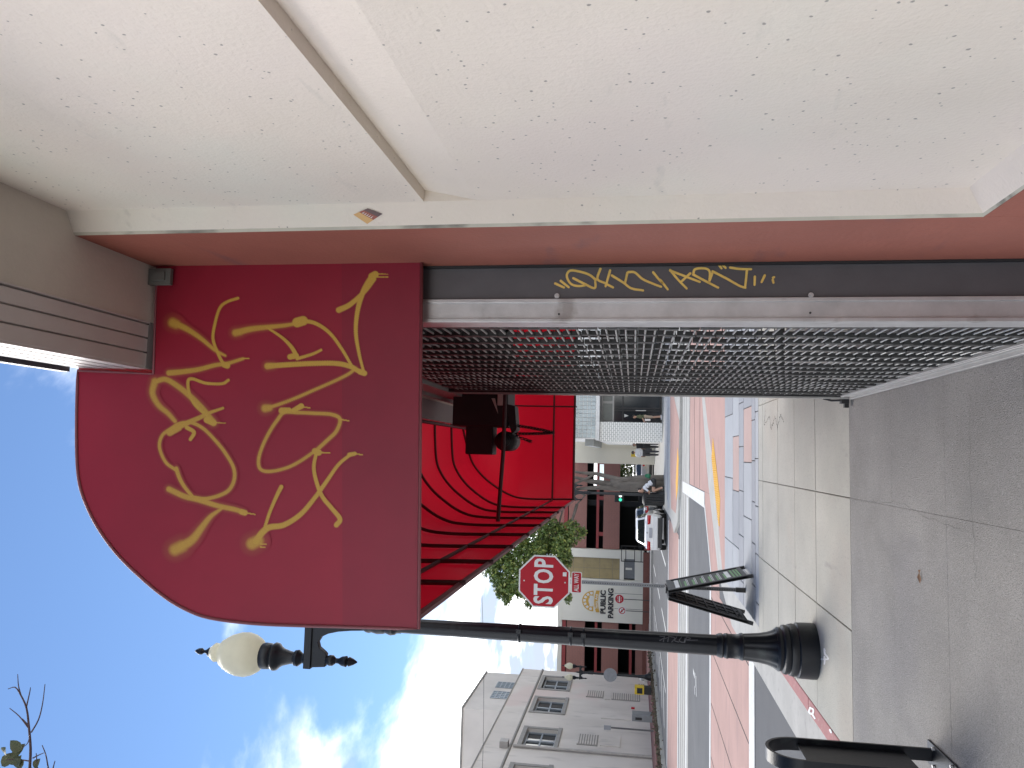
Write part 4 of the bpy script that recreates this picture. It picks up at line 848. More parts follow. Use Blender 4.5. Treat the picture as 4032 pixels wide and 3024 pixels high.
bx('roof_parapet', -32, -15.62, YK+.2, YK+.9, 8.12, 8.52, pwhite); bx('brick_spandrel', -8.85, 4, YK+.3, YK+.7, 8.15, 9.6, brickm)
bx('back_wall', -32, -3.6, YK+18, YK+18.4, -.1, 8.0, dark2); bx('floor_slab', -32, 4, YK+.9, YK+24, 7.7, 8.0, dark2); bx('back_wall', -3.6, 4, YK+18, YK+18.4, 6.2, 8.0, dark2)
bx('side_wall', -32.4, -32, YK+.3, YK+24, 0, 8.5, brickm)
pan = bx('sign_panel', -15.6, -11.66, YK, YK+.6, 0.5, 8.16, pwhite); bx('panel_cap', -15.7, -8.8, YK-.04, YK+.8, 8.162, 8.55, pwhite)
for x in (-14.3, -12.9): MB().box(x, x+.03, YK-.006, YK, .5, 3.2).build('panel_joint', grout, pan)
bx('pilaster', -9.66, -8.88, YK-.1, YK+.6, .5, 8.16, pwhite); bx('panel_base', -11.64, -9.68, YK+.02, YK+.5, 2.35, 2.75, pwhite); bx('panel_base', -11.64, -9.68, YK+.02, YK+.5, .5, 1.35, pwhite)
dr = bx('service_door', -11.5, -9.7, YK+.2, YK+.3, 1.352, 2.348, mat('grey_door', (0.16, 0.17, 0.18), .6)); MB().box(-10.7, -10.5, YK+.16, YK+.2, 1.6, 2.2).build('door_sign', pwhite, dr)
gold = mat('gold_window', (0.28, 0.215, 0.09), .35, var=.25, vs=.8); gfr = mat('gold_frame', (0.22, 0.18, 0.10), .5)
sw = bx('stair_window', -11.64, -9.68, YK+.32, YK+.4, 2.752, 8.15, gfr)
for (x0, x1) in ((-11.6, -10.72), (-10.66, -9.72)):
    for (z0, z1) in ((2.8, 3.4), (3.46, 4.6), (4.66, 6.1), (6.16, 7.1), (7.16, 8.1)): MB().box(x0, x1, YK+.30, YK+.3195, z0, z1).build('pane', gold, sw)
ltx = mat('black_letter', (0.02, 0.02, 0.025), .5)
def mid4(a, b_): p, r_ = QY('3', *a, YK), QY('3', *b_, YK); return (p+r_)/2
c1 = mid4((1345, 845), (1345, 1180)); c2 = mid4((1440, 830), (1440, 1225))
text_on('PUBLIC', .66, (c1[0], YK-.002, c1[2]), ltx, pan, bold=.028, sx=1.02, depth=.06); text_on('PARKING', .66, (c2[0], YK-.002, c2[2]), ltx, pan, bold=.028, sx=1.0, depth=.06)
cl = QY('3', 1215, 1000, YK); lg = mat('emblem_gold', (0.55, 0.33, 0.05), .5)
b = MB(); n_ = 20
def arcp(r, k, y): a = math.pi*k/n_; return (cl[0]+r*math.cos(a)*1.0, y, cl[2]-.05+r*math.sin(a)*1.12)
for k in range(n_): b.prism([arcp(.95, k, YK-.002), arcp(.95, k+1, YK-.002), arcp(.42, k+1, YK-.002), arcp(.42, k, YK-.002)], (0, -.04, 0))
em = b.build('emblem_arch', lg, pan)
for k in range(7):
    a0, a1 = (k*2.75+.6), (k*2.75+2.4); MB().poly([arcp(.86, a0, YK-.046), arcp(.64, a0, YK-.046), arcp(.64, a1, YK-.046), arcp(.86, a1, YK-.046)]).build('emblem_tile', swhite, em)
for k in range(4): MB().poly([(cl[0]-.5+k*.26, YK-.046, cl[2]), (cl[0]-.28+k*.26, YK-.046, cl[2]), (cl[0]-.28+k*.26, YK-.046, cl[2]+.42-.07*abs(k-1.5)), (cl[0]-.5+k*.26, YK-.046, cl[2]+.42-.07*abs(k-1.5))]).build('emblem_tile', swhite, em)
b = MB(); rb = [(-1.0, -.28), (-.5, -.14), (0, -.1), (.5, -.14), (1.0, -.28)]
for i in range(4): b.prism([(cl[0]+rb[i][0], YK-.047, cl[2]+rb[i][1]-.02), (cl[0]+rb[i+1][0], YK-.047, cl[2]+rb[i+1][1]-.02), (cl[0]+rb[i+1][0], YK-.047, cl[2]+rb[i+1][1]-.36), (cl[0]+rb[i][0], YK-.047, cl[2]+rb[i][1]-.36)], (0, -.02, 0))
b.build('emblem_ribbon', lg, em); text_on('Santa Ana', .34, (cl[0], YK-.07, cl[2]-.33), swhite, em, bold=.006)
# black gate rail at the garage mouth
rl = thing('steel_railing', 'black steel railing at the parking structure entrance', 'railing', (-9.3, YK-1.5, 0))
for z in (2.55, 2.15, 1.35, .75): MB().box(-9.7, -8.3, YK-1.53, YK-1.47, z, z+.07).build('rail', blackm, rl)
for x in (-9.72, -8.33): MB().box(x, x+.07, YK-1.54, YK-1.46, 0, 2.62).build('upright', blackm, rl)
# low brick planter wall and kerb in front
b = MB(); b.box(-34, -8.6, 71.4, 71.9, -.1, .62); b.build('planter_wall', mat('planter_brick', (0.17, 0.07, 0.055), .85), org=(-20, 71.6, 0), label='low red brown planter wall in front of the parking structure', cat='wall')
sheet('end_sidewalk', R2(-40, -2.7, 66.5, 74.9), 0.05, conc_k, th=.3, kind='structure')
def post_sign(label, x, z, Y, mk):
    t = thing('road_sign', label, 'road sign', (x, Y, 0)); MB().box(x-.03, x+.03, Y+.02, Y+.06, 0.05, z+.2).build('post', linkm, t); mk(t, x, z, Y); return t
def dne(t, x, z, Y):
    MB().disc((x, Y+.018, z), .40, (0, -1, 0), 24, .01).build('sign_face', swhite, t); MB().disc((x, Y+.004, z), .375, (0, -1, 0), 24, .004).build('red_field', sred, t); MB().box(x-.27, x+.27, Y-.006, Y-.002, z-.055, z+.055).build('white_bar', swhite, t)
    text_on('DO NOT', .12, (x, Y-.005, z+.17), swhite, t); text_on('ENTER', .12, (x, Y-.005, z-.17), swhite, t)
def nlt(t, x, z, Y):
    MB().box(x-.34, x+.34, Y, Y+.015, z-.34, z+.34).build('sign_face', swhite, t); b = MB()
    for k in range(24):
        a, c = 2*math.pi*k/24, 2*math.pi*(k+1)/24; b.poly([(x+.29*math.cos(a), Y-.004, z+.29*math.sin(a)), (x+.29*math.cos(c), Y-.004, z+.29*math.sin(c)), (x+.22*math.cos(c), Y-.004, z+.22*math.sin(c)), (x+.22*math.cos(a), Y-.004, z+.22*math.sin(a))][::-1])
    b.poly([(x-.19, Y-.006, z+.13), (x-.13, Y-.006, z+.19), (x+.19, Y-.006, z-.13), (x+.13, Y-.006, z-.19)]); b.build('red_ring', sred, t)
    b = MB(); b.poly([(x+.04, Y-.002, z-.17), (x+.10, Y-.002, z-.17), (x+.10, Y-.002, z+.07), (x-.06, Y-.002, z+.07), (x-.06, Y-.002, z+.14), (x-.17, Y-.002, z+.03), (x-.06, Y-.002, z-.07), (x-.06, Y-.002, z), (x+.04, Y-.002, z)]); b.build('arrow', ltx, t)
pd = QY('3', 1545, 975, 71); post_sign('round red do not enter sign in front of the cream parking panel', pd[0], pd[2], 71, dne)
pn = QY('3', 1578, 1120, 71); post_sign('square white no turn sign in front of the cream parking panel', pn[0], pn[2], 71, nlt)

# ------------------------------------------------------------------ grey stucco building on the left
stuc = mat('grey_stucco', (0.52, 0.48, 0.44), .88, var=.10, vs=.35, bump=.25, bs=10, streak=.6)
layer(stuc, noise_fac(.45, .5, .64, off=(1, 3, 9), mapscale=(1, 1, .5)), (0.58, 0.54, 0.50), .7)
layer(stuc, noise_fac(1.5, .58, .70, mapscale=(1, 1, .3)), (0.34, 0.32, 0.30), .55)
layer(stuc, noise_fac(.16, .52, .60, off=(4, 8, 1)), (0.52, 0.42, 0.39), .7)
trim = mat('stucco_trim', (0.24, 0.23, 0.215), .85); wfr = mat('window_frame_grey', (0.22, 0.245, 0.27), .5); bsh = mat('back_block_wall', (0.54, 0.505, 0.47), .9, var=.12, vs=.3)  # bsh: plain wall colour of the rear block
XL = -18.0
lb_ = thing('stucco_building', 'weathered grey two storey stucco building with deep windows on the left', 'building', (XL, 55, 0.28))
def bl(name, x0, x1, y0, y1, z0, z1, m, par=None): return MB().box(x0, x1, y0, y1, z0, z1).build(name, m, par or lb_)
WIN = [(61.2, 64.4, 6.45, 8.42), (55.8, 58.9, 6.34, 8.36), (49.3, 52.4, 6.24, 8.25), (43.2, 46.2, 6.2, 8.2)]
VEN = [(59.9, 61.6, 3.6, 4.9, 'vent'), (59.7, 61.4, .9, 3.0, 'vent'), (50.2, 52.1, 3.6, 4.9, 'vent'), (62.6, 64.2, .55, 1.0, 'vent'), (44.3, 46.0, .4, 1.0, 'vent')]
# wall with real openings: strips between the windows
ys = sorted({38.0, 66.3} | {v for w_ in WIN for v in w_[:2]})
b = MB(); b.box(XL-.5, XL, 38, 66.3, .2, 6.2); b.box(XL-.5, XL, 38, 66.3, 8.42, 10.5)
prevy = 38.0
for (a, c, z0, z1) in sorted(WIN): b.box(XL-.5, XL, prevy, a, 6.2, 8.42); b.box(XL-.5, XL, a, c, 6.2, z0); b.box(XL-.5, XL, a, c, z1, 8.42); prevy = c
b.box(XL-.5, XL, prevy, 66.3, 6.2, 8.42); b.box(XL-16, XL-.5, 65.8, 66.3, .2, 10.5); b.build('wall', stuc, lb_)
bl('room_dark', XL-6, XL-1.2, 38, 65.7, .2, 8.6, dark2); bl('roof', XL-16, XL-.5, 38, 65.8, 9.6, 9.9, stuc)
b = MB(); b.prism([(XL, 38, 8.78), (XL+.10, 38, 8.84), (XL+.10, 38, 8.93), (XL, 38, 8.98)], (0, 28.3, 0)); b.build('cornice', trim, lb_); bl('parapet_cap', XL-.55, XL+.05, 38, 66.35, 10.5, 10.58, trim)
for (a, c, z0, z1) in WIN:
    wv = bl('window', XL-.34, XL-.30, a, c, z0, z1, glassd)
    b = MB(); b.box(XL+.0, XL+.06, a-.3, c+.3, z1, z1+.28); b.box(XL, XL+.09, a-.32, c+.32, z0-.25, z0); b.box(XL, XL+.05, a-.3, a, z0, z1); b.box(XL, XL+.05, c, c+.3, z0, z1); b.build('surround', trim, wv)
    b = MB(); m_ = (a+c)/2; zm = (z0+z1)/2; b.box(XL-.30, XL-.22, a, c, z0, z0+.12); b.box(XL-.30, XL-.22, a, c, z1-.12, z1); b.box(XL-.30, XL-.22, a, a+.12, z0+.12, z1-.12); b.box(XL-.30, XL-.22, c-.12, c, z0+.12, z1-.12); b.box(XL-.30, XL-.20, m_-.09, m_+.09, z0+.12, z1-.12); b.box(XL-.30, XL-.23, a+.12, m_-.09, zm-.05, zm+.05); b.box(XL-.30, XL-.23, m_+.09, c-.12, zm-.05, zm+.05); b.build('sash', wfr, wv)
    if abs(a-55.8) < .1:
        for y0, y1 in ((56.0, 57.1), (57.5, 58.7)): MB().box(XL-.36, XL-.345, y0, y1, z0+.9, z1-.2).build('red_poster', sred, wv)
for (a, c, z0, z1, k) in VEN:
    v_ = bl('vent', XL+.001, XL+.03, a, c, z0, z1, trim); b = MB()
    for z in np.arange(z0+.08, z1-.06, .16): b.box(XL+.03, XL+.07, a+.1, c-.1, z, z+.09)
    b.build('louvre', stuc, v_, kind='stuff')
for (a, c, z0, z1) in ((55.4, 57.6, .3, 3.6), (59.6, 61.5, 3.05, 3.5), (50.3, 52.2, 2.2, 3.45)): bl('blind_panel', XL+.001, XL+.05, a, c, z0, z1, stuc)
b = MB(); b.tube([(XL+.12, 48.9, .3), (XL+.12, 48.9, 8.7)], .09, 8); b.box(XL+.01, XL+.4, 48.6, 49.2, 8.99, 9.5); b.build('downspout', mat('pipe_grey', (0.33, 0.31, 0.29), .6), lb_)
bl('alarm_bell', XL+.001, XL+.1, 57.9, 58.1, 1.3, 1.55, sred)
# taller block behind
bk = thing('rear_block', 'tall pale grey block rising behind the stucco building', 'building', (-30, 70, 0.28))
XK = -22.0
b = MB(); b.box(-42, XK, 67.7, 78.9, .2, 15.85); wl = b.build('wall', bsh, bk)
b = MB(); b.box(-42.1, XK+.1, 67.6, 79.0, 15.85, 16.0); b.build('roof_edge', trim, bk)
for rc in (((375, 500), (400, 462), (562, 470), (540, 522)), ((330, 612), (352, 555), (520, 560), (495, 618))):
    pp = [PX(*q('4', *c_), XK) for c_ in rc]; y0, y1 = min(p[1] for p in pp), max(p[1] for p in pp); z0, z1 = sorted(p[2] for p in pp)[0], sorted(p[2] for p in pp)[-1]
    wv = MB().box(XK+.002, XK+.02, y0, y1, z0, z1).build('window', mat('blue_glass', (0.16, 0.22, 0.27), .1), bk)
    b = MB()
    for k in range(5): yy = y0+(y1-y0)*k/4; b.box(XK+.0205, XK+.07, yy-.045, yy+.045, z0, z1)
    for k in range(5): zz = z0+(z1-z0)*k/4; b.box(XK+.0205, XK+.065, y0, y1, zz-.04, zz+.04)
    b.build('muntin', wfr, wv)
# street bits in front of it
t = thing('sign_post', 'thin dark post with a small grey plate by the stucco building', 'post', (-15.6, 46.6, .28)); MB().box(-15.64, -15.56, 46.56, 46.64, .28, 3.1).build('post', darkmetal, t); MB().box(-15.72, -15.48, 46.52, 46.55, 2.7, 3.1).build('plate', mat('sign_back_grey', (0.25, 0.26, 0.28), .5), t)
t = thing('utility_cabinet', 'slim grey utility cabinet on the red sidewalk by the stucco building', 'cabinet', (-15.9, 49.8, .28)); b = MB(); b.box(-16.1, -15.7, 49.5, 50.3, .28, 1.5); c_ = b.build('body', mat('cabinet_grey', (0.19, 0.20, 0.21), .5), t, bevel=.02); MB().box(-15.699, -15.69, 49.6, 50.2, .5, 1.35).build('door', mat('cabinet_grey', (0.19, 0.2, .21), .5), t); b = MB(); b.box(-16.0, -15.85, 49.48, 49.5, .9, 1.3); b.build('vent', blackm, t)
t = thing('fire_hydrant', 'white fire hydrant at the foot of the far twin globe lamp', 'hydrant', (-14.95, 54.6, .28)); b = MB(); b.smooth = True; b.lathe([(.14, 0), (.14, .05), (.10, .06), (.10, .5), (.14, .52), (.13, .6), (.07, .7), (.03, .74)], 14, (-14.95, 54.6, .28)); b.build('barrel', swhite, t); b = MB(); b.tube([(-15.13, 54.6, .7), (-14.77, 54.6, .7)], .06, 8); b.build('outlet', swhite, t)
t = thing('news_box', 'yellow and black newspaper box beside the far twin globe lamp', 'newspaper box', (-15.0, 52.4, .28)); MB().box(-15.25, -14.8, 52.15, 52.6, .28, .75).build('stand', blackm, t); MB().box(-15.27, -14.78, 52.13, 52.62, .75, 1.35).build('case', mat('news_yellow', (.6, .42, .02), .5), t); MB().box(-15.2, -14.85, 52.12, 52.128, .85, 1.2).build('window', glassd, t)
b = MB(); hedge = mat('planting_brown', (0.12, 0.10, 0.07), .95, var=.4, vs=8)
for k in range(900):
    c_ = np.array([-15.0, 36.5+rng.random()*26, .12]) + rng.normal(0, 1, 3)*[.12, .2, .08]; d = rng.normal(0, 1, 3); leaf(b, c_, .18, d, rng.normal(0, 1, 3))
b.build('planting_strip', hedge, org=(-15, 50, .1), label='low brown planting along the left kerb', kind='stuff')
b = MB(); b.smooth = True
p0, p1 = PY(1890, 2200, 45), PY(1886, 3300, 45); pts = [p0*(1-t)+p1*t - np.array([0, 0, .25*4*t*(1-t)]) for t in np.linspace(0, 1, 16)]; b.tube(pts, .012, 5)
b.build('overhead_wire', blackm, org=p0, label='thin overhead wire crossing the sky above the street', cat='wire')

# ------------------------------------------------------------------ white brick shop on the far corner
YB = 45.0
wb = thing('white_brick_shop', 'white painted brick shop with glass block upper floor on the far corner', 'building', (2, YB, 0))
wbm = mat('white_brick', (0.80, 0.80, 0.77), .8, var=.05, vs=2); brick_pattern(wbm, .24, .11, .016, (0.40, 0.40, 0.39))
def bw(name, x0, x1, y0, y1, z0, z1, m, par=None): return MB().box(x0, x1, y0, y1, z0, z1).build(name, m, par or wb)
bw('brick_pier', .82, 1.93, YB, YB+.5, 0, 3.55, wbm); band_ = bw('white_band', .85, 14, YB-.25, YB+.6, 3.55, 3.75, mat('band_white', (.7, .7, .69), .6))
bw('brick_side', .82, 1.1, YB+.5, YB+14, 0, 3.55, wbm)
gbm = mat('glass_block', (0.42, 0.48, 0.49), .2, var=.18, vs=1.5); bw('upper_wall', .95, 14, YB+.12, YB+12, 3.75, 6.6, mat('block_mortar', (.66, .66, .64), .8))
blk = {}
for r_ in range(9):
    for k in range(18):
        w_, h_ = .195, .205; x = 1.0+k*.235; z = 3.8+r_*.245
        if 'm' not in blk: blk['m'] = MB().box(-w_/2, w_/2, -.04, .0, -h_/2, h_/2).mesh('glass_block', gbm)
        link('glass_block', blk['m'], wb, (x+w_/2-2, .118, z+h_/2))
bw('transom_panel', 1.95, 14, YB+.9, YB+1.0, 2.75, 3.54, mat('transom_grey', (.33, .32, .31), .7))
for x in (2.05, 3.2): bw('transom_glass', x, x+1.0, YB+.86, YB+.9, 2.85, 3.4, mat('transom_dull', (.10, .11, .10), .3))
fr = bw('storefront_glass', 1.95, 14, YB+1.0, YB+1.05, .12, 2.75, glassd)
for x in (1.96, 2.62, 2.75, 4.2, 5.6): MB().box(x, x+.09, YB+.93, YB+.999, .05, 2.75).build('mullion', blackm, fr)
for z in (.05, 2.2): MB().box(1.96, 14, YB+.95, YB+.998, z, z+.08).build('transom_bar', blackm, fr)
MB().box(2.64, 2.68, YB+.90, YB+.93, .9, 1.5).build('door_handle', steel, fr)
# triangular logo on the door
b = MB(); b.poly([(2.25, YB+.985, 2.15), (2.45, YB+.985, 2.15), (2.35, YB+.985, 1.9)][::-1]); b.build('door_logo', wp, fr)
bw('interior_wall', 1.95, 14, YB+5, YB+5.2, 0, 3.5, dark2)
# cream building further along
cbm = mat('pale_cream_wall', (0.72, 0.67, 0.55), .8, var=.05, vs=.5)
cbd = thing('cream_building', 'pale cream building with a tall plain pier behind the white brick shop', 'building', (2, 60, 0))
MB().box(-.62, .55, 60, 60.6, 0, 7.2).build('pier', cbm, cbd); MB().box(.55, 8, 60.1, 75, 0, 7.0).build('wall', cbm, cbd); MB().box(-.7, .7, 59.8, 60.7, 7.2, 7.4).build('cornice', cbm, cbd)
MB().prism([(.56, 47.2, 4.0), (1.05, 47.2, 4.0), (1.05, 47.2, 4.5), (.56, 47.2, 4.5)], (0, 12.5, 0)).build('canopy', mat('band_grey', (.42, .43, .42), .7), cbd)
# ------------------------------------------------------------------ ficus with twisted trunks
YT = 42.0
ft = thing('ficus_tree', 'leafy ficus tree with grey twisted multiple trunks across the intersection', 'tree', (-1.45, YT, 0))
def T2(a, c, dy=0.0): p = QY('2', a, c, YT+dy); return p
tm = mat('ficus_bark', (0.135, 0.12, 0.105), .9, var=.3, vs=3.5, bump=.8, bs=14, streak=.5)
b = MB(); b.smooth = True
for pts, r in (([(1740,230),(1300,260),(1000,250),(700,215),(450,170),(250,120)], (.42,.30,.26,.20,.15,.10)), ([(1720,160),(1300,140),(1000,165),(800,110),(600,60),(380,50),(250,30)], (.34,.22,.20,.16,.13,.10,.08)),
               ([(1720,300),(1200,310),(950,300),(700,290),(450,300),(250,320)], (.30,.22,.20,.16,.12,.09)), ([(600,60),(480,130),(350,190),(200,250)], (.10,.09,.08,.06)), ([(1500,200),(1100,205),(850,200)], (.36,.30,.22))):
    b.tube([T2(*p, dy=.15*math.sin(i*1.7+r[0]*20)) for i, p in enumerate(pts)], [x*.74 for x in r], 12)
b.build('trunk', tm, ft, auto=False)
b = MB(); b.smooth = True
limbs = [((250,320),(430,420),(300,560),(250,700)), ((250,120),(100,500),(0,900)), ((300,560),(200,900),(150,1200)), ((250,30),(0,200),(-300,500))]
for l in limbs: b.tube([T2(*p) for p in l], [.09, .06, .04, .03][:len(l)], 7)
b.build('limb', tm, ft)
lf_a = mat('ficus_leaf', (0.11, 0.17, 0.045), .45, var=.35, vs=2.5); lf_b = mat('ficus_leaf_light', (0.23, 0.27, 0.065), .45, var=.3, vs=2.5)
def crown(name, blobs, n, size, mats, parent):
    v = []; f = []; mi = []
    tot = sum(bb[1]**2.0 for bb in blobs)
    for (c, r, sq) in blobs:
        for k in range(int(n*r**2.0/tot)):
            d = rng.normal(0, 1, 3); d /= np.linalg.norm(d); p = np.array(c) + d*r*(rng.random()**.45)*np.array([1, 1, sq])
            a = rng.normal(0, 1, 3); a /= np.linalg.norm(a); u = np.cross(a, rng.normal(0, 1, 3)); u /= np.linalg.norm(u); s = size*(.6+.8*rng.random()); i0 = len(v)
            v += [p-a*s, p+u*s*.42, p+a*s, p-u*s*.42]; f.append((i0, i0+1, i0+2, i0+3)); mi.append(1 if rng.random() < .22 else 0)
    me = bpy.data.meshes.new(name); me.from_pydata([tuple(x-np.array(parent.location)) for x in v], [], f)
    for m in mats: me.materials.append(m)
    me.polygons.foreach_set('material_index', mi); me.update(); return link(name, me, parent)
def C3(a, c, dy): return QY('3', a, c, YT+dy)
blobs = [(C3(450, 400, 0), 1.1, .9), (C3(700, 250, .5), 1.1, .8), (C3(300, 650, -.3), 1.05, .8), (C3(120, 820, 0), .85, .7), (C3(520, 620, .3), .95, .8), (C3(830, 330, -.4), .8, .7), (C3(950, 150, 0), .75, .7), (C3(600, 50, 0), 1.0, .8), (C3(150, 950, .4), .5, .6), (C3(420, 1020, .2), .38, .7), (C3(900, 960, .5), .34, .7), (C3(760, 620, 0), .6, .7), (C3(880, 480, 0), .55, .7), (C3(0, 500, .8), 1.1, .9), (C3(1080, 150, .3), .38, .7)]
for k in range(60):
    c_ = C3(random.uniform(-50, 850), random.uniform(100, 900), random.uniform(-.8, .8))
    if c_[2] > 4.2+.0*k: blobs.append((c_, random.uniform(.25, .5), .8))
for x, z, r in ((-2, 7.4, 1.6), (0, 7.2, 1.5), (-.8, 5.6, .9), (1.6, 6.9, 1.2), (-3.4, 9.0, 1.5), (-.5, 8.8, 1.8), (-5, 9.2, 1.2)): blobs.append((np.array([x, YT+.3, z]), r, .8))
crown('crown', blobs, 42000, .10, [lf_a, lf_b], ft)
for lbl, x, y, z, r, n in (('dark tree mass showing beyond the parking structure ramp', -1.0, 100, 3.2, 2.6, 1600), ('rounded tree behind the cream pier at the street end', 1.2, 92, 4.4, 2.2, 1400)):
    t = thing('far_tree', lbl, 'tree', (x, y, 0)); b = MB(); b.tube([(x, y, 0), (x, y, z)], [.18, .10], 8); b.build('trunk', tm, t); crown('crown', [(np.array([x, y, z]), r, .8), (np.array([x+1.4, y, z-.6]), r*.7, .8), (np.array([x-1.3, y, z-.5]), r*.7, .8)], n, .22, [lf_a, lf_b], t)
# ------------------------------------------------------------------ cars
carw = mat('car_white', (0.62, 0.62, 0.61), .28, var=.02, coat=.6); carg = mat('car_dark_grey', (0.05, 0.055, 0.06), .28, var=.02, coat=.6); cars_ = mat('car_silver', (0.34, 0.33, 0.32), .3, metal=.5, var=.02, coat=.6)
tyre = mat('tyre_rubber', (0.015, 0.015, 0.015), .8); rimm = mat('wheel_rim', (0.35, 0.35, 0.36), .35, metal=.8); tail = mat('tail_lamp', (0.42, 0.008, 0.012), .2, coat=.5); bump = mat('bumper_black', (0.02, 0.02, 0.02), .6); carglass = mat('car_glass', (0.015, 0.018, 0.02), .06, var=.1)
def make_car(label, x, y, paint, plate=True, group=None):
    """sedan heading +Y, rear bumper at y, centred on x"""
    z0 = ZR; t = thing('parked_car', label, 'car', (x, y, z0), group); L_ = 4.6
    # body: cross sections along the car; each ring: half-width at sill, at belt, and the belt height
    S_ = [(0.00, .70, .74, .50, .88), (.06, .84, .86, .36, 1.00), (.25, .87, .89, .27, 1.06), (.85, .88, .91, .22, 1.05), (1.6, .885, .915, .20, .99), (2.6, .885, .915, .20, .96), (3.3, .88, .90, .22, .93), (4.1, .86, .86, .26, .84), (4.48, .76, .74, .32, .72), (4.6, .60, .58, .42, .62)]
    b = MB(); b.smooth = True; rows = []
    for (yy, ws, wb_, zb, zt) in S_:
        ring = [(-ws*.9, zb), (-ws, zb+.10), (-wb_, zb+(zt-zb)*.55), (-wb_*.97, zt-.10), (-wb_*.86, zt-.01), (-wb_*.4, zt+.02), (wb_*.4, zt+.02), (wb_*.86, zt-.01), (wb_*.97, zt-.10), (wb_, zb+(zt-zb)*.55), (ws, zb+.10), (ws*.9, zb)]
        rows.append(b.add([(x+px_, y+yy, z0+pz) for px_, pz in ring]))
    n = 12
    for i in range(len(rows)-1):
        for j in range(n): k = (j+1) % n; b.face([rows[i]+j, rows[i]+k, rows[i+1]+k, rows[i+1]+j])
    b.face([rows[0]+j for j in range(n)][::-1]); b.face([rows[-1]+j for j in range(n)]); body = b.build('body', paint, t, auto=True)
    # cabin
    C_ = [(.55, .76, 1.04, .74, 1.05), (1.15, .74, 1.03, .60, 1.46), (1.6, .75, 1.0, .60, 1.53), (2.3, .75, .97, .60, 1.53), (2.75, .75, .95, .60, 1.46), (3.45, .74, .93, .70, .955)]
    b = MB(); b.smooth = True; rows = []
    for (yy, wl_, zl, wu, zu) in C_: rows.append(b.add([(x-wl_, y+yy, z0+zl-.02), (x-wu, y+yy, z0+zu-.05), (x-wu*.82, y+yy, z0+zu), (x+wu*.82, y+yy, z0+zu), (x+wu, y+yy, z0+zu-.05), (x+wl_, y+yy, z0+zl-.02)]))
    for i in range(len(rows)-1):
        for j in range(5): b.face([rows[i]+j, rows[i]+j+1, rows[i+1]+j+1, rows[i+1]+j])
    b.build('cabin', paint, t, auto=True)
    def pane(pts, name):
        c_ = sum(np.array(p) for p in pts)/len(pts); bb = MB(); bb.prism([np.array([x, y, z0])+np.array(p) for p in pts], (0, 0, 0.004)); return bb.build(name, carglass, t)
    # rear glass lies 8 mm proud of the sloping rear face
    def rear(u, v): a = np.array([0, .55, 1.05]); c_ = np.array([0, 1.15, 1.46]); p = a+(c_-a)*v; wv = .70+(.53-.70)*v; return p + np.array([wv*u, -.012, .010])
    pane([rear(-.9, .12), rear(.9, .12), rear(.93, .9), rear(-.93, .9)], 'rear_window')
    for s in (-1, 1):
        o_ = .012*s; bb = MB(); pts = [(s*.752+o_, .95, 1.03), (s*.60+o_*1.6, 1.28, 1.42), (s*.60+o_*1.6, 2.62, 1.43), (s*.745+o_, 3.25, .98)]
        bb.poly([np.array([x, y, z0])+np.array(p) for p in (pts if s < 0 else pts[::-1])]); bb.build('side_window', carglass, t)
        bb = MB(); bb.smooth = True
        bb.prism([(x+s*.86, y-.012, z0+.80), (x+s*.86, y-.005, z0+.98), (x+s*.40, y-.02, z0+.96), (x+s*.45, y-.025, z0+.82)], (0, .10, 0)); bb.build('tail_lamp', tail, t)
        bb = MB(); bb.box(*sorted((x+s*.90, x+s*1.05)), y+3.05, y+3.2, z0+.93, z0+1.07); bb.build('mirror', paint, t, bevel=.02)
        for yy in (.95, 3.75):
            bb = MB(); bb.smooth = True; bb.tube([(x+s*.70, y+yy, z0+.315), (x+s*.905, y+yy, z0+.315)], .315, 20); wh = bb.build('tyre', tyre, t, auto=True)
            bb = MB(); bb.tube([(x+s*.88, y+yy, z0+.315), (x+s*.912, y+yy, z0+.315)], .21, 14); bb.build('rim', rimm, wh)
    b = MB(); b.box(x-.74, x+.74, y-.03, y+.2, z0+.24, z0+.44); b.build('lower_bumper', bump, t, bevel=.02)
    b = MB(); b.box(x-.82, x+.82, y-.035, y+.1, z0+.45, z0+.66); b.build('bumper', paint, t, bevel=.03)
    b = MB(); b.box(x-.25, x+.25, y-.04, y-.02, z0+.72, z0+.88); b.build('number_plate', mat('plate_grey', (.30, .31, .34), .5), t); MB().disc((x, y-.018, z0+.97), .045, (0, -1, 0), 14, .01).build('badge', rimm, t)
    return t
make_car('white sedan parked at the far kerb showing its rear', -3.80, 39.9, carw)
make_car('dark grey sedan parked beyond the white sedan', -3.75, 46.2, carg)
make_car('silver sedan standing far down the street by the parking structure', -1.2, 62, cars_)
# litter bin by the trunk
lbn = thing('litter_bin', 'black slatted litter bin between the lamp post and the white sedan', 'bin', (-2.22, 41.0, 0)); 
for k in range(14):
    a = 2*math.pi*k/14; MB().box(-2.22+.27*math.cos(a)-.03, -2.22+.27*math.cos(a)+.03, 41+.27*math.sin(a)-.03, 41+.27*math.sin(a)+.03, .05, .95).build('slat', blackm, lbn)
b = MB(); b.smooth = True; b.lathe([(.24, .0), (.25, .04), (.23, .06), (.23, .93)], 18, (-2.22, 41, 0)); b.build('liner', blackm, lbn); b = MB(); b.smooth = True; b.lathe([(.32, .95), (.33, .99), (.30, 1.03), (.16, 1.12), (.14, 1.12)], 18, (-2.22, 41, 0)); b.build('lid', blackm, lbn, auto=True)
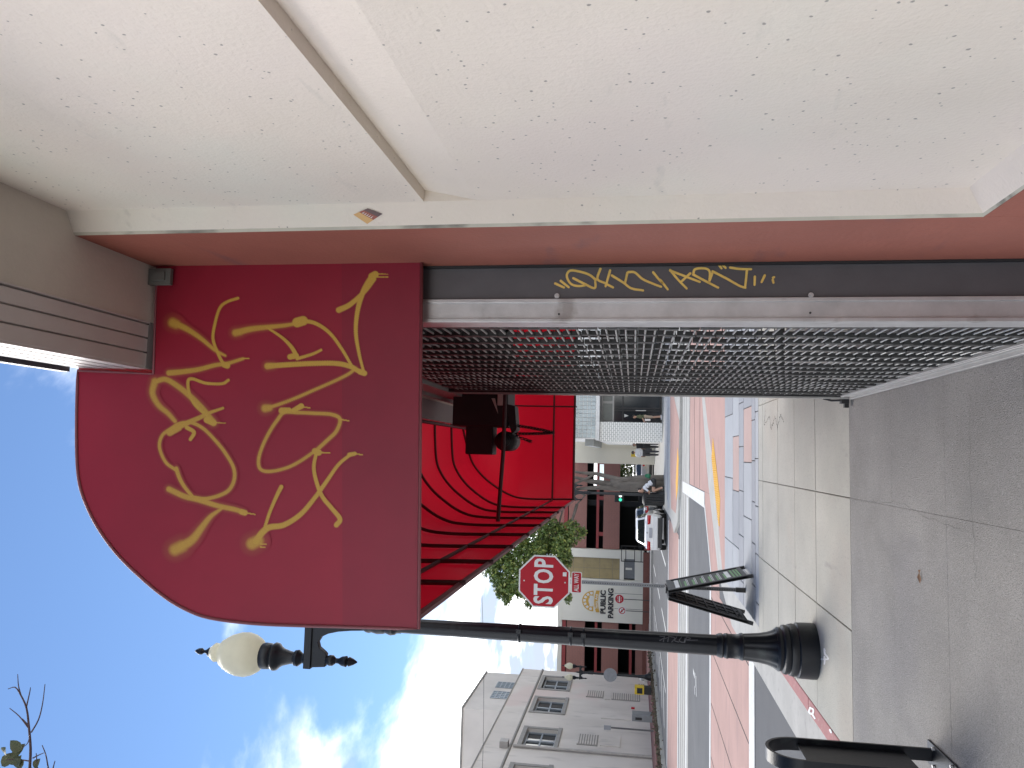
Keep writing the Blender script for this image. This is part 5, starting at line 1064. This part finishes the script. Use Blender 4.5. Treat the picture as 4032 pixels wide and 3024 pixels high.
# traffic signal
ts = thing('traffic_signal', 'black traffic signal showing green beyond the lamp post', 'traffic light', (-1.75, 58, 0)); zc = QY('2', 990, 460, 58)
MB().box(-1.80, -1.68, 57.95, 58.07, 0, zc[2]+.3).build('pole', blackm, ts)
for k, col in enumerate(((.02, .5, .32), (.6, .62, .6))):
    xx = QY('2', 985, 485 if k == 0 else 420, 58)[0]; h = MB().box(xx-.17, xx+.17, 57.8, 58.0, zc[2]-.34, zc[2]+.34).build('signal_head', blackm, ts, bevel=.02)
    m_ = mat('signal_lens_%d' % k, col, .3); e_ = m_.node_tree.nodes['Principled BSDF']; e_.inputs['Emission Color'].default_value = (*col, 1); e_.inputs['Emission Strength'].default_value = .9
    MB().disc((xx, 57.8, zc[2]-.08), .12, (0, -1, 0), 16, .006).build('lens', m_, h)
    b = MB(); b.smooth = True; b.tube([(xx, 57.62, zc[2]-.06), (xx, 57.80, zc[2]-.06)], .15, 14, caps=False); b.build('visor', blackm, h)

# ------------------------------------------------------------------ people
def person(label, loc, segs, mats, hair, scale=1.0, rz=0.0):
    """segs: (p0, p1, r0, r1, material index); capsules fused into one skin by a voxel remesh"""
    t = thing('person', label, 'person', loc, rz=rz); t.scale = (scale,)*3; b = MB()
    for p0, p1, r0, r1, mi in segs:
        p0, p1 = np.array(p0, float), np.array(p1, float); d = p1-p0; L_ = np.linalg.norm(d); d = d/L_
        pts, rr = [], []
        for a in (80, 50, 20): pts.append(p0-d*r0*math.sin(R_(a))); rr.append(r0*math.cos(R_(a)))
        for k in range(5): pts.append(p0+d*L_*k/4); rr.append(r0+(r1-r0)*k/4)
        for a in (20, 50, 80): pts.append(p1+d*r1*math.sin(R_(a))); rr.append(r1*math.cos(R_(a)))
        b.tube(pts, rr, 10)
    o = link('tmp', b.mesh('tmp', mats)); md = o.modifiers.new('r', 'REMESH'); md.mode = 'VOXEL'; md.voxel_size = .011; sm = o.modifiers.new('s', 'SMOOTH'); sm.iterations = 3; sm.factor = .5
    dg = bpy.context.evaluated_depsgraph_get(); me = bpy.data.meshes.new_from_object(o.evaluated_get(dg)); bpy.data.objects.remove(o)
    me.name = 'body'; me.materials.clear()
    for m in mats: me.materials.append(m)
    n = len(me.polygons); ce = np.empty(n*3); me.polygons.foreach_get('center', ce); ce = ce.reshape(-1, 3); best = np.full(n, 9e9); mi_ = np.zeros(n, int)
    for p0, p1, r0, r1, m in segs:
        p0, p1 = np.array(p0, float), np.array(p1, float); d = p1-p0; tt_ = np.clip(((ce-p0)@d)/(d@d), 0, 1); dist = np.linalg.norm(ce-(p0+tt_[:, None]*d), axis=1)-(r0+(r1-r0)*tt_); k = dist < best; best[k] = dist[k]; mi_[k] = m
    me.polygons.foreach_set('material_index', mi_); me.polygons.foreach_set('use_smooth', [True]*n); me.update(); link('body', me, t)
    hb = MB(); hb.smooth = True; hc, hr = hair
    hb.lathe([(hr*.02, hr*1.02), (hr*.55, hr*.88), (hr*.9, hr*.5), (hr*1.04, hr*.05), (hr*.98, -hr*.35), (hr*.80, -hr*.55), (hr*.3, -hr*.50)], 14, hc); h = link('hair', hb.mesh('hair', mat('dark_hair', (.02, .016, .014), .6)), t)
    h.location = (0, .02, .01)
    return t
def hand(p, d, side, mi=0):
    p, d, s = np.array(p, float), np.array(d, float), np.array(side, float); d /= np.linalg.norm(d); s /= np.linalg.norm(s); o = [(p, p+d*.07, .026, .030, mi)]
    for k, l in enumerate((.062, .074, .07, .055)): a = p+d*.08+s*(.024-.016*k); m_ = a+d*l*.55; o.append((a, m_, .0085, .008, mi)); o.append((m_, m_+d*l*.4+np.cross(d, s)*.012, .008, .007, mi))
    a = p+d*.02+s*.03; o.append((a, a+d*.03+s*.025, .010, .009, mi)); o.append((a+d*.03+s*.025, a+d*.06+s*.03, .009, .008, mi)); return o
def head(c, f, mi=0):
    """head with jaw, nose, ears facing f"""
    c, f = np.array(c, float), np.array(f, float); f /= np.linalg.norm(f); s = np.cross(f, [0, 0, 1]); u = np.array([0, 0, 1.0])
    return [(c+u*.03, c+u*.035-f*.02, .088, .090, mi), (c-u*.04+f*.012, c-u*.075+f*.028, .068, .045, mi), (c+f*.085+u*.0, c+f*.102-u*.022, .010, .014, mi), (c+s*.085-u*.01, c+s*.088+u*.02, .014, .016, mi), (c-s*.085-u*.01, c-s*.088+u*.02, .014, .016, mi), (c+f*.078-u*.058-s*.02, c+f*.078-u*.058+s*.02, .010, .010, mi)]
def standing(stride=.0, arms=((0, 0), (0, 0)), H=1.68, sleeve=.5, shorts=True, f=(0, -1, 0)):
    k = H/1.70; o = []; fy = np.array(f, float); sx_ = np.array([fy[1], -fy[0], 0])*-1
    P_ = lambda s, fwd, z: sx_*s*k + fy*fwd*k + np.array([0, 0, z*k])
    o += head(P_(0, .02, 1.57), fy); o.append((P_(0, 0, 1.42), P_(0, .01, 1.50), .052, .052, 0))
    o += [(P_(-.13, 0, 1.37), P_(.13, 0, 1.37), .085, .085, 1), (P_(-.09, 0, 1.25), P_(.09, 0, 1.25), .115, .115, 1), (P_(-.07, 0, 1.05), P_(.07, 0, 1.05), .115, .115, 1), (P_(-.08, 0, .95), P_(.08, 0, .95), .12, .12, 2)]
    for i, s in enumerate((-1, 1)):
        st_ = stride*s; hip = P_(s*.09, 0, .90); kn = P_(s*.10, st_*.5+.02, .50); an = P_(s*.10, st_*.9-.02, .09)
        o.append((hip, hip+(kn-hip)*.8, .092, .078, 2)); o.append((hip+(kn-hip)*.7, kn, .066 if shorts else .074, .054 if shorts else .062, 0 if shorts else 2)); o.append((kn, an, .056 if shorts else .062, .036 if shorts else .05, 0 if shorts else 2))
        o.append((an+np.array([0, 0, -.045])-fy*.05, an+np.array([0, 0, -.05])+fy*.13, .042, .036, 3))
        sh = P_(s*.185, 0, 1.37); sw_, el = arms[i]; e_ = sh + P_(s*.05, sw_, -.28); w_ = e_ + P_(s*.0, sw_+el, -.24 + abs(el)*.5)
        m1 = sh+(e_-sh)*sleeve*1.6 if sleeve < .6 else e_
        o.append((sh, m1, .058, .050, 1)); o.append((m1 if sleeve < .6 else e_, e_ if sleeve < .6 else w_, .044, .040, 0 if sleeve < .6 else 1)); o.append((e_, w_, .040, .028, 0)); o += hand(w_, w_-e_, fy)
    return o, P_(0, 0, 1.60), .105*k
skin = mat('skin', (.42, .25, .18), .6, var=.06); skin2 = mat('skin_tan', (.34, .19, .13), .6, var=.06)
olive = mat('olive_shirt', (.10, .11, .06), .8); khaki = mat('tan_shorts', (.36, .28, .21), .8); shoe = mat('white_shoe', (.6, .6, .62), .6); wshirt = mat('white_shirt', (.62, .63, .66), .8); dtrous = mat('charcoal_trousers', (.05, .05, .055), .8); bshirt = mat('black_top', (.025, .025, .028), .8); shb = mat('black_shoe', (.02, .02, .02), .6)
sg, hc, hr = standing(.03, ((.10, .10), (.12, .20)), 1.70, .5, True, (-1, 0, 0))
person('person in an olive shirt and tan shorts standing by the white brick shop door', (2.28, 45.35, 0), sg, [skin, olive, khaki, shoe], (hc, hr))
b = MB(); b.box(2.02, 2.14, 45.0, 45.22, .66, .98); b.build('bag', mat('bag_white', (.6, .56, .54), .7), org=(2.08, 45.1, .66), bevel=.02, label='pale bag held by the person in the olive shirt', cat='bag')
fat = lambda sg, k: [(a, b_, r0*(k if m in (1, 2) else 1), r1*(k if m in (1, 2) else 1), m) for a, b_, r0, r1, m in sg]
sg, hc, hr = standing(.30, ((.05, .1), (-.05, .15)), 1.72, .5, False, (0, 1, 0))
person('person in a white shirt and charcoal trousers walking away past the white brick shop', (.22, 50.2, 0), fat(sg, 1.3), [skin2, wshirt, dtrous, shb], (hc, hr), scale=1.0)
sg, hc, hr = standing(-.18, ((-.05, .1), (.05, .1)), 1.66, .7, False, (0, 1, 0))
person('person in black clothes walking beside the white shirted walker', (.72, 50.6, 0), fat(sg, 1.3), [skin, bshirt, dtrous, shb], (hc, hr))
# crouching person leaning towards the bin (facing -X)
o = head((-.36, 0, .98), (-1, 0, -.35)); hc = np.array([-.33, 0, 1.01])
o += [((-.28, 0, .88), (-.33, 0, .93), .05, .05, 0), ((-.22, -.12, .82), (-.22, .12, .82), .085, .085, 1), ((-.14, -.08, .72), (-.14, .08, .72), .11, .11, 1), ((-.02, -.08, .58), (-.02, .08, .58), .115, .115, 1), ((.08, -.09, .45), (.08, .09, .45), .125, .125, 2)]
for s in (-1, 1):
    hip = np.array([.06, s*.09, .42]); kn = np.array([-.34, s*.12, .46]); an = np.array([-.20, s*.11, .09]); o += [(hip, hip+(kn-hip)*.5, .09, .082, 2), (hip+(kn-hip)*.45, kn, .078, .06, 0), (kn, an, .06, .036, 0), (an+[.05, 0, -.045], an+[-.13, 0, -.05], .042, .036, 3)]
    sh = np.array([-.24, s*.18, .82]); e_ = np.array([-.40, s*.20, .62]); w_ = np.array([-.60, s*.12, .66]); o += [(sh, sh+(e_-sh)*.6, .055, .05, 1), (sh+(e_-sh)*.5, e_, .042, .038, 0), (e_, w_, .038, .027, 0)] + hand(w_, w_-e_, (0, -s, 0))
person('crouching person in a white shirt and black shorts beside the twisted tree trunk', (-1.35, 41.2, 0), o, [skin, wshirt, shb, shb], (hc, .10), scale=1.22)
b = MB(); b.smooth = True; b.tube([(-1.05, 41.25, .72), (-1.0, 41.28, .85), (-1.0, 41.28, 1.0)], [.10, .13, .06], 10); b.build('green_bag', mat('bag_green', (.02, .14, .07), .7), org=(-1.0, 41.28, .72), label='green bag on the tree trunk behind the crouching person', cat='bag')
b = MB(); b.box(-.05, .25, 52, 52.04, 1.2, 1.75); b.box(.08, .12, 52.04, 52.08, 0, 1.7); b.build('yellow_sign', mat('sign_yellow', (.6, .42, .03), .6), org=(.1, 52, 0), label='small yellow sign behind the walkers', cat='sign')

b = MB(); b.box(.36, .52, 49.9, 50.3, .45, .85); b.tube([(.44, 50.0, .85), (.44, 50.1, 1.05), (.44, 50.2, .85)], .012, 5); b.build('bag', dtrous, org=(.44, 50.1, .45), label='dark shopping bag carried between the two walkers', cat='bag')
